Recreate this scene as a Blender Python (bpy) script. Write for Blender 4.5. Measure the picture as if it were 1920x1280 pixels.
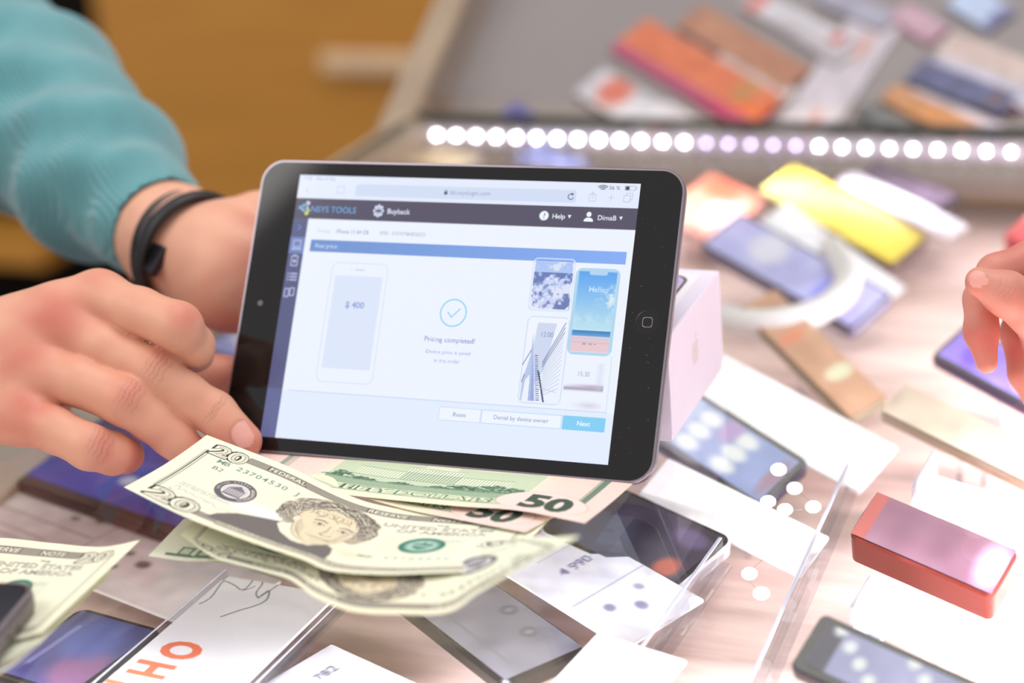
import bpy, math, random
import numpy as np
import openvdb
from mathutils import Matrix, Vector
for o in list(bpy.data.objects): bpy.data.objects.remove(o, do_unlink=True)
SC = bpy.context.scene; COL = SC.collection
K = 0.001                                   # everything below is written in millimetres
rnd = random.Random(7); RNG = np.random.default_rng(7)
def V3(*a): return np.array(a, float)
def unit(v): v = np.asarray(v, float); return v/np.linalg.norm(v)
def s2l(c):
    c = np.asarray(c, float); c = c/255.0 if c.max() > 1.0 else c
    return np.where(c <= 0.04045, c/12.92, ((c+0.055)/1.055)**2.4)
def rgba(c): l = s2l(c); return (float(l[0]), float(l[1]), float(l[2]), 1.0)
GA = math.radians(-24)                      # the counter runs along SA; TA points across it, away from the camera
SA = V3(math.cos(GA), math.sin(GA), 0); TA = V3(-math.sin(GA), math.cos(GA), 0); ZA = V3(0, 0, 1)
def ST(s, t, z=0): return SA*s + TA*t + ZA*z

# ------------------------------------------------------------------ camera, world, lights
cd = bpy.data.cameras.new('camera'); cam = bpy.data.objects.new('camera', cd); COL.objects.link(cam)
PITCH, ROLL, CAMH = 0.383618, -0.0893075, 334.96
fw = V3(0, math.cos(PITCH), -math.sin(PITCH)); r0 = V3(1, 0, 0); u0 = np.cross(r0, fw)
rr = math.cos(ROLL)*r0 + math.sin(ROLL)*u0; uu = -math.sin(ROLL)*r0 + math.cos(ROLL)*u0
M = Matrix.Identity(4)
for i in range(3):
    M[i][0] = rr[i]; M[i][1] = uu[i]; M[i][2] = -fw[i]
M[2][3] = CAMH*K
cam.matrix_world = M
cd.sensor_width = 36; cd.lens = 3387.47/1920*36
cd.clip_start = 0.02; cd.clip_end = 50
cd.dof.use_dof = True; cd.dof.focus_distance = 0.757; cd.dof.aperture_fstop = 3.5
SC.camera = cam
SC.view_settings.view_transform = 'Standard'; SC.view_settings.look = 'None'
SC.view_settings.exposure = 0.36; SC.view_settings.gamma = 1; SC.view_settings.use_curve_mapping = False
wd = bpy.data.worlds.new('world'); SC.world = wd; wd.use_nodes = True
wd.node_tree.nodes['Background'].inputs[0].default_value = (1.0, 0.95, 0.95, 1)
wd.node_tree.nodes['Background'].inputs[1].default_value = 0.62
def area(name, loc, to, sx, sy, power, col=(1, 1, 1), spread=180):
    l = bpy.data.lights.new(name, 'AREA'); l.shape = 'RECTANGLE'; l.size = sx*K; l.size_y = sy*K
    l.energy = power; l.color = col; l.spread = math.radians(spread)
    o = bpy.data.objects.new(name, l); COL.objects.link(o)
    loc = V3(*loc); d = unit(V3(*to)-loc)
    o.location = Vector(loc*K); o.rotation_euler = Vector(-d).to_track_quat('Z', 'Y').to_euler()
    return o
area('ceiling_light', (300, 900, 1650), (50, 800, 0), 1200, 900, 12, (1, 0.97, 0.95))
area('ceiling_light', (-1500, 500, 1650), (-100, 800, 0), 900, 900, 9, (1, 0.96, 0.92))
def strip_led_or_fill(loc, along, sx, sy, power, col, spread=160, face=(0, 0, -1)):
    o = area('case_led_and_fill', loc, loc-ZA, sx, sy, power, col, spread); z = -unit(face); x = unit(along); y = np.cross(z, x)
    X = Matrix.Identity(4)
    for k in range(3): X[k][0] = x[k]; X[k][1] = y[k]; X[k][2] = z[k]; X[k][3] = loc[k]*K
    o.matrix_world = X
strip_led_or_fill(ST(-120, 1090, -8), SA, 820, 14, 0.5, (0.95, 0.9, 1.0))
strip_led_or_fill(ST(30, 760, -14), TA, 480, 16, 2.1, (0.98, 0.94, 1.0), 84, -SA*math.cos(.62)-ZA*math.sin(.62))  # added fill beyond the right edge, whitens the cards inside the case
strip_led_or_fill(ST(-120, 440, -14), SA, 420, 16, 0.7, (0.98, 0.94, 1.0), 84, TA*math.cos(.62)-ZA*math.sin(.62))  # added fill below the view, brightens cards that face the camera
strip_led_or_fill(ST(-400, 470, -10), SA, 340, 14, 0.28, (0.97, 0.94, 1.0))  # added fill at the near left, brightens the sign paper

# ------------------------------------------------------------------ materials
MATS = {}
def mat(name, col=(200, 200, 200), rough=0.5, metal=0.0, coat=0.0, emit=None, es=0.0, var=0.06, vscale=40, bump=0.0, bscale=300, sss=0.0, spec=0.5, attr=None, stretch=None, back=None, sheen=0):
    if name in MATS: return MATS[name]
    m = bpy.data.materials.new(name); m.use_nodes = True; n = m.node_tree.nodes; L = m.node_tree.links
    b = n['Principled BSDF']; b.inputs['Roughness'].default_value = rough; b.inputs['Metallic'].default_value = metal
    b.inputs['Coat Weight'].default_value = coat; b.inputs['Coat Roughness'].default_value = 0.04
    b.inputs['Specular IOR Level'].default_value = spec; b.inputs['Sheen Weight'].default_value = sheen
    tc = n.new('ShaderNodeTexCoord'); mp = n.new('ShaderNodeMapping'); L.new(tc.outputs['Object'], mp.inputs[0])
    if stretch: mp.inputs['Scale'].default_value = stretch
    if attr:
        a = n.new('ShaderNodeAttribute'); a.attribute_name = attr; csrc = a.outputs['Color']
        if back is not None:
            g = n.new('ShaderNodeNewGeometry'); mx = n.new('ShaderNodeMix'); mx.data_type = 'RGBA'
            L.new(g.outputs['Backfacing'], mx.inputs['Factor']); L.new(csrc, mx.inputs[6]); mx.inputs[7].default_value = rgba(back); csrc = mx.outputs[2]
    else:
        nz = n.new('ShaderNodeTexNoise'); nz.inputs['Scale'].default_value = vscale; nz.inputs['Detail'].default_value = 5
        L.new(mp.outputs[0], nz.inputs['Vector'])
        rp = n.new('ShaderNodeValToRGB'); c = s2l(col)
        rp.color_ramp.elements[0].position = 0.3; rp.color_ramp.elements[1].position = 0.7
        rp.color_ramp.elements[0].color = (*[float(x*(1-var*1.6)) for x in c], 1); rp.color_ramp.elements[1].color = (*[float(min(1, x*(1+var))) for x in c], 1)
        L.new(nz.outputs[0], rp.inputs[0]); csrc = rp.outputs[0]
    if emit is not None or (attr and es):
        b.inputs['Base Color'].default_value = (0.01, 0.01, 0.012, 1)
        if attr: L.new(csrc, b.inputs['Emission Color'])
        else: b.inputs['Emission Color'].default_value = rgba(emit)
        b.inputs['Emission Strength'].default_value = es
    else: L.new(csrc, b.inputs['Base Color'])
    if sss:
        b.inputs['Subsurface Weight'].default_value = sss; b.inputs['Subsurface Radius'].default_value = (1.0, 0.35, 0.2); b.inputs['Subsurface Scale'].default_value = 0.003
    if bump:
        nb = n.new('ShaderNodeTexNoise'); nb.inputs['Scale'].default_value = bscale; nb.inputs['Detail'].default_value = 4; L.new(mp.outputs[0], nb.inputs['Vector'])
        bp = n.new('ShaderNodeBump'); bp.inputs['Strength'].default_value = bump; bp.inputs['Distance'].default_value = 0.0006
        L.new(nb.outputs[0], bp.inputs['Height']); L.new(bp.outputs[0], b.inputs['Normal'])
    MATS[name] = m; return m
def clear_mat(name, ior=1.45, tint=(1, 1, 1), rough=0.0, scratch=False):
    if name in MATS: return MATS[name]
    m = bpy.data.materials.new(name); m.use_nodes = True; n = m.node_tree.nodes; L = m.node_tree.links; n.clear()
    out = n.new('ShaderNodeOutputMaterial'); tr = n.new('ShaderNodeBsdfTransparent'); gl = n.new('ShaderNodeBsdfGlossy'); mx = n.new('ShaderNodeMixShader'); fr = n.new('ShaderNodeFresnel')
    tr.inputs[0].default_value = (*tint, 1); gl.inputs['Roughness'].default_value = rough; fr.inputs[0].default_value = ior
    # the same Fresnel share on both sides of the pane
    g = n.new('ShaderNodeNewGeometry'); mi = n.new('ShaderNodeMix'); inv = 1/ior
    L.new(g.outputs['Backfacing'], mi.inputs[0]); mi.inputs[2].default_value = ior; mi.inputs[3].default_value = inv
    L.new(mi.outputs[0], fr.inputs[0])
    L.new(fr.outputs[0], mx.inputs[0]); L.new(tr.outputs[0], mx.inputs[1]); L.new(gl.outputs[0], mx.inputs[2])
    sh = mx.outputs[0]
    if scratch:
        tc = n.new('ShaderNodeTexCoord'); vo = n.new('ShaderNodeTexVoronoi'); vo.inputs['Scale'].default_value = 70
        L.new(tc.outputs['Object'], vo.inputs['Vector'])
        cmp = n.new('ShaderNodeMath'); cmp.operation = 'LESS_THAN'; cmp.inputs[1].default_value = 0.03; L.new(vo.outputs['Distance'], cmp.inputs[0])
        sc_ = n.new('ShaderNodeMath'); sc_.operation = 'MULTIPLY'; sc_.inputs[1].default_value = 0.25; L.new(cmp.outputs[0], sc_.inputs[0])
        df = n.new('ShaderNodeBsdfDiffuse'); df.inputs[0].default_value = (0.85, 0.85, 0.88, 1); m2 = n.new('ShaderNodeMixShader')
        L.new(sc_.outputs[0], m2.inputs[0]); L.new(sh, m2.inputs[1]); L.new(df.outputs[0], m2.inputs[2]); sh = m2.outputs[0]
    L.new(sh, out.inputs[0]); MATS[name] = m; return m
WOOD = mat('cabinet_wood', (202, 142, 56), 0.5, var=0.07, vscale=3, stretch=(1, 1, 14))
DECKM = mat('shelf_wood', (214, 186, 178), 0.5, var=0.16, vscale=14, stretch=(1, 6, 1))
DARK = mat('shelf_shade', (22, 17, 15), 0.8, spec=0.1)
BLACKG = mat('black_glass', (12, 12, 14), 0.08, coat=0.3, var=0.02)
ALU = mat('grey_aluminium', (132, 124, 134), 0.34, 0.9, var=0.03)
SILVER = mat('silver_rim', (150, 142, 150), 0.3, 0.9, var=0.02)
PAPER = mat('white_card', (240, 238, 240), 0.7, var=0.015)
PLASTIC = mat('white_plastic', (235, 233, 236), 0.4, var=0.01)
CLEAR = clear_mat('clear_acrylic', 1.49, (0.93, 0.94, 0.96))
GLASS = clear_mat('counter_glass', 1.5, (0.97, 0.985, 0.975), scratch=True)
GEDGE = mat('glass_edge', (70, 92, 84), 0.2, var=0.05)
PRINT = mat('printed_card', attr='print', rough=0.7)
NOTE = mat('banknote_paper', attr='print', rough=0.85, back=(196, 200, 170), spec=0.2, bump=0.15, bscale=900)
SCREEN = mat('lit_screen', attr='print', rough=0.12, es=0.75)
PICT = mat('phone_picture', attr='print', rough=0.35, coat=0.0)

# ------------------------------------------------------------------ mesh helpers
def fast_mesh(name, v, q, n=4):
    me = bpy.data.meshes.new(name); v = np.asarray(v, np.float32)*K; q = np.asarray(q, np.int32)
    me.vertices.add(len(v)); me.vertices.foreach_set('co', v.ravel())
    me.loops.add(q.size); me.loops.foreach_set('vertex_index', q.ravel())
    me.polygons.add(len(q)); me.polygons.foreach_set('loop_start', np.arange(0, q.size, n, dtype=np.int32))
    me.update(calc_edges=True); me.validate(); return me
def link(name, me, m, parent=None, smooth=False, mats=None):
    o = bpy.data.objects.new(name, me); COL.objects.link(o)
    for k in (mats or [m]): me.materials.append(k)
    if smooth: me.polygons.foreach_set('use_smooth', [True]*len(me.polygons)); me.update()
    if parent is not None: o.parent = parent
    return o
def mesh(name, v, f, m, parent=None, smooth=False, mi=None, mats=None):
    me = bpy.data.meshes.new(name); me.from_pydata([tuple(np.asarray(p, float)*K) for p in v], [], [tuple(int(i) for i in a) for a in f])
    if mi: me.polygons.foreach_set('material_index', mi)
    o = link(name, me, m, parent, smooth, mats); return o
def frame(o, c, u, n):
    u = unit(u); n = unit(n - u*np.dot(u, n)); w = np.cross(n, u); X = Matrix.Identity(4)
    for i in range(3):
        X[i][0] = u[i]; X[i][1] = w[i]; X[i][2] = n[i]; X[i][3] = c[i]*K
    o.matrix_world = X; return o
def thing(name, label, cat, c=(0, 0, 0), u=(1, 0, 0), n=(0, 0, 1), group=None):
    o = bpy.data.objects.new(name, None); o.empty_display_size = 0.02; COL.objects.link(o); frame(o, V3(*c), V3(*u), V3(*n)); return tag(o, label, cat, group)
def tag(o, label, cat, group=None):
    o['label'] = label; o['category'] = cat
    if group: o['group'] = group
    return o
def struct(o): o['kind'] = 'structure'; return o
def rring(w, h, r, seg=8):
    P = []
    for cx, cy, a0 in ((w/2-r, h/2-r, 0), (-w/2+r, h/2-r, 90), (-w/2+r, -h/2+r, 180), (w/2-r, -h/2+r, 270)):
        for k in range(seg+1):
            a = math.radians(a0+90*k/seg); P.append((cx+r*math.cos(a), cy+r*math.sin(a)))
    return P
def slab(name, w, h, r, rings, m, parent=None, off=(0, 0), seg=8, smooth=False, cap=(True, True)):
    """rounded plate: rings = [(inset, z), ...] from bottom to top"""
    v = []; f = []; n = 4*(seg+1)
    for ins, z in rings:
        for x, y in rring(w-2*ins, h-2*ins, max(r-ins, 0.05), seg): v.append((x+off[0], y+off[1], z))
    for k in range(len(rings)-1):
        for i in range(n): j = (i+1) % n; f.append((k*n+i, k*n+j, (k+1)*n+j, (k+1)*n+i))
    if cap[0]: f.append(tuple(range(n-1, -1, -1)))
    if cap[1]: f.append(tuple((len(rings)-1)*n+i for i in range(n)))
    o = mesh(name, v, f, m, parent)
    if smooth: o.data.shade_smooth() if hasattr(o.data, 'shade_smooth') else None
    return o
def box(name, x0, x1, y0, y1, z0, z1, m, parent=None, bev=0.0):
    w, h = x1-x0, y1-y0; b = min(bev, (z1-z0)/2.1, w/2.1, h/2.1)
    if b <= 0:
        v = [(x, y, z) for z in (z0, z1) for x, y in ((x0, y0), (x1, y0), (x1, y1), (x0, y1))]
        return mesh(name, v, [(3, 2, 1, 0), (4, 5, 6, 7), (0, 1, 5, 4), (1, 2, 6, 5), (2, 3, 7, 6), (3, 0, 4, 7)], m, parent)
    return slab(name, w, h, b, [(b, z0), (0, z0+b), (0, z1-b), (b, z1)], m, parent, ((x0+x1)/2, (y0+y1)/2), 3)
def stbox(name, s0, s1, t0, t1, z0, z1, m, parent=None):
    v = [ST(s, t, z) for z in (z0, z1) for s, t in ((s0, t0), (s1, t0), (s1, t1), (s0, t1))]
    return mesh(name, v, [(3, 2, 1, 0), (4, 5, 6, 7), (0, 1, 5, 4), (1, 2, 6, 5), (2, 3, 7, 6), (3, 0, 4, 7)], m, parent)
def catmull(P, n, closed=False):
    P = np.array(P, float); Q = np.vstack([2*P[0]-P[1], P, 2*P[-1]-P[-2]]); out = []
    for i in range(1, len(Q)-2):
        for t in np.linspace(0, 1, 12, endpoint=False):
            a, b, c, d = Q[i-1], Q[i], Q[i+1], Q[i+2]
            out.append(0.5*((2*b)+(c-a)*t+(2*a-5*b+4*c-d)*t*t+(3*b-a-3*c+d)*t**3))
    out.append(P[-1]); out = np.array(out); s = np.r_[0, np.cumsum(np.linalg.norm(np.diff(out, axis=0), axis=1))]
    x = np.linspace(0, s[-1], n); return np.stack([np.interp(x, s, out[:, k]) for k in range(out.shape[1])], 1)
def tube(name, path, r, m, parent=None, seg=10, n=40):
    P = catmull(path, n); v = []; f = []; up = V3(0, 0, 1)
    for i in range(n):
        t = unit(P[min(i+1, n-1)]-P[max(i-1, 0)]); a = np.cross(t, up); a = unit(a) if np.linalg.norm(a) > 1e-4 else V3(1, 0, 0); b = np.cross(t, a)
        for k in range(seg):
            g = 2*math.pi*k/seg; v.append(P[i]+r*(a*math.cos(g)+b*math.sin(g)))
    for i in range(n-1):
        for k in range(seg): l = (k+1) % seg; f.append((i*seg+k, i*seg+l, (i+1)*seg+l, (i+1)*seg+k))
    f.append(tuple(range(seg-1, -1, -1))); f.append(tuple((n-1)*seg+k for k in range(seg)))
    return mesh(name, v, f, m, parent, True)

# ------------------------------------------------------------------ flat drawing surface (colours held on a dense mesh)
_tc = {}
def text_tris(s, bold=0.0):
    key = (s, bold)
    if key not in _tc:
        cu = bpy.data.curves.new('lettering', 'FONT'); cu.body = s; cu.offset = bold; cu.resolution_u = 3
        ob = bpy.data.objects.new('lettering', cu); COL.objects.link(ob)
        ev = ob.evaluated_get(bpy.context.evaluated_depsgraph_get()); me = ev.to_mesh(); me.calc_loop_triangles()
        vs = np.array([v.co[:2] for v in me.vertices]) if len(me.vertices) else np.zeros((0, 2))
        tr = np.array([t.vertices[:] for t in me.loop_triangles]) if len(me.loop_triangles) else np.zeros((0, 3), int)
        ev.to_mesh_clear(); bpy.data.objects.remove(ob, do_unlink=True); bpy.data.curves.remove(cu)
        _tc[key] = (vs, tr)
    return _tc[key]
class Canvas:
    def __init__(c, w, h, res, bg, ss=2):
        c.w, c.h, c.r, c.ss = w, h, res*ss, ss; c.nx, c.ny = int(w*res), int(h*res)
        c.a = np.empty((c.ny*ss, c.nx*ss, 3), np.float32); c.a[:] = np.array(bg)/255.0
    def sub(c, x0, x1, y0, y1):
        i0 = max(0, int(x0*c.r)-1); i1 = min(c.a.shape[1], int(x1*c.r)+2); j0 = max(0, int(y0*c.r)-1); j1 = min(c.a.shape[0], int(y1*c.r)+2)
        if i1 <= i0 or j1 <= j0: return None
        X, Y = np.meshgrid((np.arange(i0, i1)+.5)/c.r, (np.arange(j0, j1)+.5)/c.r); return i0, i1, j0, j1, X, Y
    def put(c, b, al, col):
        i0, i1, j0, j1 = b[:4]; al = np.asarray(al, np.float32)[..., None]; A = c.a[j0:j1, i0:i1]
        c.a[j0:j1, i0:i1] = A*(1-al)+al*np.array(col, np.float32)/255.0
    def inside(c, P, X, Y):
        m = np.zeros(X.shape, bool); n = len(P)
        for i in range(n):
            x1, y1 = P[i]; x2, y2 = P[(i+1) % n]
            if y1 == y2: continue
            m ^= ((y1 > Y) != (y2 > Y)) & (X < (x2-x1)*(Y-y1)/(y2-y1)+x1)
        return m
    def poly(c, P, col, al=1.0, hatch=None):
        P = np.asarray(P, float); b = c.sub(P[:, 0].min(), P[:, 0].max(), P[:, 1].min(), P[:, 1].max())
        if b is None: return
        m = c.inside(P, b[4], b[5])*al
        if hatch:
            ang, sp, duty = hatch; g = (b[4]*math.cos(ang)+b[5]*math.sin(ang))/sp; m = m*((g % 1) < duty)
        c.put(b, m, col)
    def rect(c, x0, y0, x1, y1, col, al=1.0, hatch=None): c.poly([(x0, y0), (x1, y0), (x1, y1), (x0, y1)], col, al, hatch)
    def rrect(c, x0, y0, x1, y1, r, col, al=1.0):
        c.poly([(x+(x0+x1)/2, y+(y0+y1)/2) for x, y in rring(x1-x0, y1-y0, r, 6)], col, al)
    def rline(c, x0, y0, x1, y1, r, w, col, al=1.0):
        P = [(x+(x0+x1)/2, y+(y0+y1)/2) for x, y in rring(x1-x0, y1-y0, r, 6)]; c.line(P+[P[0]], w, col, al)
    def line(c, P, w, col, al=1.0):
        P = np.asarray(P, float)
        for a, b_ in zip(P[:-1], P[1:]):
            b = c.sub(min(a[0], b_[0])-w, max(a[0], b_[0])+w, min(a[1], b_[1])-w, max(a[1], b_[1])+w)
            if b is None: continue
            d = b_-a; L = max(d@d, 1e-9); t = np.clip(((b[4]-a[0])*d[0]+(b[5]-a[1])*d[1])/L, 0, 1)
            D = np.hypot(b[4]-a[0]-t*d[0], b[5]-a[1]-t*d[1]); c.put(b, np.clip((w/2-D)*c.r+.5, 0, 1)*al, col)
    def curve(c, P, w, col, al=1.0, n=24): c.line(catmull(P, n), w, col, al)
    def ell(c, x, y, rx, ry, col, al=1.0, rot=0, soft=0):
        R = max(rx, ry)*(1+soft); b = c.sub(x-R, x+R, y-R, y+R)
        if b is None: return
        dx, dy = b[4]-x, b[5]-y; ca, sa = math.cos(rot), math.sin(rot); q = np.hypot((dx*ca+dy*sa)/rx, (-dx*sa+dy*ca)/ry)
        m = np.clip((1+soft-q)/(2*soft), 0, 1) if soft else (q < 1)
        c.put(b, m*al, col)
    def ring(c, x, y, rx, ry, w, col, al=1.0):
        b = c.sub(x-rx-w, x+rx+w, y-ry-w, y+ry+w)
        if b is None: return
        q = (np.hypot((b[4]-x)/rx, (b[5]-y)/ry)-1)*(rx+ry)/2; c.put(b, np.clip((w/2-abs(q))*c.r+.5, 0, 1)*al, col)
    def text(c, s, x, y, h, col, al=1.0, align='c', bold=0.0, rot=0.0, xs=1.0, shear=0.0, flip=False):
        v, t = text_tris(s, bold); hv, _ = text_tris('H')
        if not len(v): return
        k = h/(hv[:, 1].max()-hv[:, 1].min()); v = v*k; v = v*np.array([xs, 1]); w = v[:, 0].max()
        v = v-np.array([w/2 if align == 'c' else (w if align == 'r' else 0), 0]); v[:, 0] += shear*v[:, 1]
        ca, sa = math.cos(rot), math.sin(rot); v = np.stack([v[:, 0]*ca-v[:, 1]*sa+x, v[:, 0]*sa+v[:, 1]*ca+y], 1)
        for a in t: c.poly(v[a], col, al)
    def arctext(c, s, x, y, r, h, col, a0, da, al=1.0):
        for i, ch in enumerate(s):
            a = math.radians(a0-da*i)
            if ch != ' ': c.text(ch, x+r*math.cos(a), y+r*math.sin(a), h, col, al, rot=a-math.pi/2)
    def noise(c, amp, cell=0):
        H, W = c.a.shape[:2]
        if cell:
            g = RNG.normal(0, 1, (int(H/cell)+2, int(W/cell)+2)); yi = np.arange(H)/cell; xi = np.arange(W)/cell
            y0 = yi.astype(int); x0 = xi.astype(int); fy = (yi-y0)[:, None]; fx = (xi-x0)[None]
            fy = fy*fy*(3-2*fy); fx = fx*fx*(3-2*fx)
            n = g[y0][:, x0]*(1-fy)*(1-fx)+g[y0+1][:, x0]*fy*(1-fx)+g[y0][:, x0+1]*(1-fy)*fx+g[y0+1][:, x0+1]*fy*fx
        else: n = RNG.normal(0, 1, (H, W))
        return n*amp
    def final(c):
        s = c.ss; a = c.a[:c.ny*s, :c.nx*s].reshape(c.ny, s, c.nx, s, 3).mean((1, 3)); return s2l(np.clip(a, 0, 1))
def printed(name, cv, surf, m, parent=None, smooth=True, flat=False):
    """cv: Canvas or array; surf(u, v) -> (..., 3) in mm"""
    img = cv.final() if isinstance(cv, Canvas) else cv; H, W = img.shape[:2]
    U, Vv = np.meshgrid(np.linspace(0, 1, W), np.linspace(0, 1, H)); P = surf(U, Vv).reshape(-1, 3)
    i = np.arange(W-1)[None]+W*np.arange(H-1)[:, None]; q = np.stack([i, i+1, i+W+1, i+W], -1).reshape(-1, 4)
    me = fast_mesh(name, P, q); at = me.color_attributes.new('print', 'FLOAT_COLOR', 'POINT')
    at.data.foreach_set('color', np.concatenate([img.reshape(-1, 3), np.ones((H*W, 1))], 1).astype(np.float32).ravel())
    return link(name, me, m, parent, smooth)
def flat(w, h, z, x0=None, y0=None):
    x0 = -w/2 if x0 is None else x0; y0 = -h/2 if y0 is None else y0
    return lambda U, Vv: np.stack([x0+U*w, y0+Vv*h, np.full(U.shape, float(z))], -1)

# ------------------------------------------------------------------ the room and the counter
FZ = -950.0
struct(mesh('floor', [(-3500, -1500, FZ), (4500, -1500, FZ), (4500, 5500, FZ), (-3500, 5500, FZ)], [(0, 1, 2, 3)], mat('floor_tiles', (92, 74, 62), 0.6, vscale=2)))
struct(stbox('wall_back', -3600, 3600, 2900, 2990, FZ, 1750, mat('plaster_wall', (150, 128, 104), 0.9, vscale=3)))
wn = thing('added_glow_panel', '', '', ST(1150, 2880, 700), SA, -TA); del wn['label']; del wn['category']; struct(wn)  # unseen glowing panel added to whiten the counter glass by its reflection
struct(box('added_glow_panel_frame', -800, 800, -620, 620, -20, 10, mat('added_panel_white', (225, 225, 228), 0.5), wn))
struct(box('added_glow_panel_face', -760, 760, -580, 580, 10, 14, mat('added_panel_glow', (255, 255, 255), emit=(252, 244, 255), es=1.9), wn))
# drawer cabinet behind the seller's place
x0c, y0c = (-1683.9,-332.8)
cb = thing('drawer_cabinet', 'warm brown wooden drawer cabinet standing behind the counter', 'cabinet', ST(0, 2300, 0), SA, ZA)
cabx = x0c
box('body', cabx, cabx+1500, 14, 460, FZ, 200, WOOD, cb, 3)
hx0, hz0 = (-1271.3,-249.1); hx1, hz1 = (-1030.0,-246.5)
for k, (za, zb) in enumerate(((-30, 196), (-505, -34), (-945, -509))):
    for j, (xa, xb) in enumerate(((cabx+34, cabx+760), (cabx+766, cabx+1490))):
        d = box('drawer', xa, xb, -6, 14, za, zb, WOOD, cb, 2)
        zc = hz0 if k == 1 else (za+zb)/2; xm = (hx0+hx1)/2 if j == 0 else (xa+xb)/2; hw = (hx1-hx0)/2
        box('handle', xm-hw, xm+hw, -38, -26, zc-15, zc+15, mat('pale_handle', (236, 206, 168), 0.35), d, 5)
# open shelving left of the cabinet, its inside shade a solid dark block, one brown board
ds = thing('shelving', 'open shelving, its inside shade a dark block, with a brown board left of the drawer cabinet', 'shelf', ST(0, 2300, 0), SA, ZA)
box('body', cabx-900, cabx-10, 60, 460, FZ, 400, DARK, ds)
bx, bz = (-1875.3,-568.8)
box('shelf_board', cabx-880, (-1809.9,-551.5)[0], -60, 60, bz-20, bz+22, WOOD, ds, 3)

# the glass counter in which the phones lie
S0, S1, T0, T1, DZ = -576, 420, 300, 1160, -72
ct = thing('display_counter', 'glass topped display counter with a pale wooden deck inside', 'counter', ST(0, 700, FZ), SA, ZA)
def cbx(name, s0, s1, t0, t1, z0, z1, m): return box(name, s0, s1, t0-700, t1-700, z0-FZ, z1-FZ, m, ct)
cbx('deck', S0+8, S1-8, T0+8, T1+55, DZ-18, DZ, DECKM)
cbx('cabinet_base', S0+30, S1-30, T0+30, T1+40, FZ, DZ-18, mat('counter_base', (188, 160, 130), 0.6))
cbx('side_panel', S0, S0+8, T0, T1, DZ-18, -6.2, mat('beige_frame', (176, 160, 140), 0.5))
cbx('side_panel', S1-8, S1, T0, T1, DZ-18, -6.2, MATS['beige_frame'])
g = cbx('glass_top', S0-3, S1+3, T0, T1-4, -6, 0, GLASS)
cbx('glass_edge', S0-3, S1+3, T1-4, T1, -6, 0, GEDGE)
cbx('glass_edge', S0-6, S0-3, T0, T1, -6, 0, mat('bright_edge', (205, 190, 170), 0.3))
# the sloped display behind it
SL = math.radians(30); SN = -math.sin(SL)*TA+math.cos(SL)*ZA; SU = math.cos(SL)*TA+math.sin(SL)*ZA; SP0 = TA*1165+ZA*-40
sd = thing('sloped_display', 'sloped glass display behind the row of lamps, full of phones and covers', 'display case', SP0, SA, SN)
box('deck', S0, 700, 0, 620, -16, 0, mat('grey_deck', (158, 146, 138), 0.5, vscale=6), sd)
box('side_panel', S0-26, S0, -6, 620, -20, 40, mat('taupe_frame', (160, 140, 118), 0.5), sd, 2)
box('back_panel', S0-26, 700, 620, 640, -20, 40, MATS['taupe_frame'], sd)
box('glass_front', S0, 700, 38, 620, 30, 34, CLEAR, sd)
# the LED rail between the two
lr = thing('led_strip', 'row of round white LEDs under the rear edge of the glass top', 'lamp', ST(0, 1146, -13), SA, ZA)
(a0, tt), (a1, _) = (-555.6,1148.4), (-149.9,1145.5)
box('rail', a0-16, a1+120, 1.5, 8, -7, 5, mat('rail_white', (222, 214, 230), 0.4), lr)
LEDM = mat('led_chip', (255, 255, 255), emit=(250, 246, 255), es=46)
led0 = None; stp = (a1-a0)/26
for i in range(33):
    if led0 is None: led0 = slab('led', 2.4, 2.4, 1.1, [(0, 0), (0, 1.2), (0.5, 1.6)], LEDM, lr, seg=4); o = led0
    else: o = led0.copy(); COL.objects.link(o); o.parent = lr
    o.rotation_euler = (math.radians(90), 0, 0); o.location = ((a0+stp*i)*K, 1.5*K, 0)
    if i in (13, 14, 15, 16, 17): o.data = o.data.copy(); o.data.materials[0] = mat('led_chip_dim', (255, 255, 255), emit=(214, 196, 255), es=16)

# ------------------------------------------------------------------ goods under the glass
def mini(w, h, base, blobs=(), res=1.0):
    c = Canvas(w, h, res, base, 2)
    n = c.noise(0.03, 14); c.a += n[..., None].astype(np.float32)
    for b in blobs:
        k = b[0]
        if k == 'e': c.ell(*b[1:5], b[5], b[6] if len(b) > 6 else 1, soft=0.3)
        elif k == 'r': c.rect(*b[1:5], b[5], b[6] if len(b) > 6 else 1)
        elif k == 't': c.text(b[1], b[2], b[3], b[4], b[5], rot=b[6] if len(b) > 6 else 0, bold=0.02)
        elif k == 'l': c.curve(b[1], b[2], b[3])
    return c
def lift(R, h):
    c, u, n, L, W = R; return (V3(*c)+V3(*n)*h), u, n, L, W
def stand(root, L, W, n, c):
    """clear foot that carries a propped item down to the deck"""
    return None
def phone(label, R, col, rim=(40, 40, 46), group=None, blobs=(), glow=False, th=8, bez=4, name='smartphone', cat='phone', dx=0):
    c, u, n, L, W = R; t = thing(name, label, cat, c, u, n, group); r = min(9, W*0.13)
    slab('body', L, W, r, [(1.6, -th), (0.2, -th+1.6), (0, -1.5), (0.8, 0)], mat('rim_%d_%d_%d' % rim, rim, 0.3, 0.6 if rim[0] < 150 else 0.2), t, seg=6)
    slab('front_glass', L-2, W-2, r-1, [(0, 0), (0, 0.5)], BLACKG, t, seg=6)
    cv = mini(L-2*bez, W-2*bez, col, [(b if b[0] not in 'er' else (b[0],)+tuple(v*s for v, s in zip(b[1:5], (L-2*bez, W-2*bez, L-2*bez, W-2*bez) if b[0] == 'r' else (L-2*bez, W-2*bez, W, W)))+tuple(b[5:])) for b in blobs], 0.8)
    printed('screen', cv, flat(L-2*bez, W-2*bez, 0.7), SCREEN if glow else PICT, t)
    return t
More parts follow.
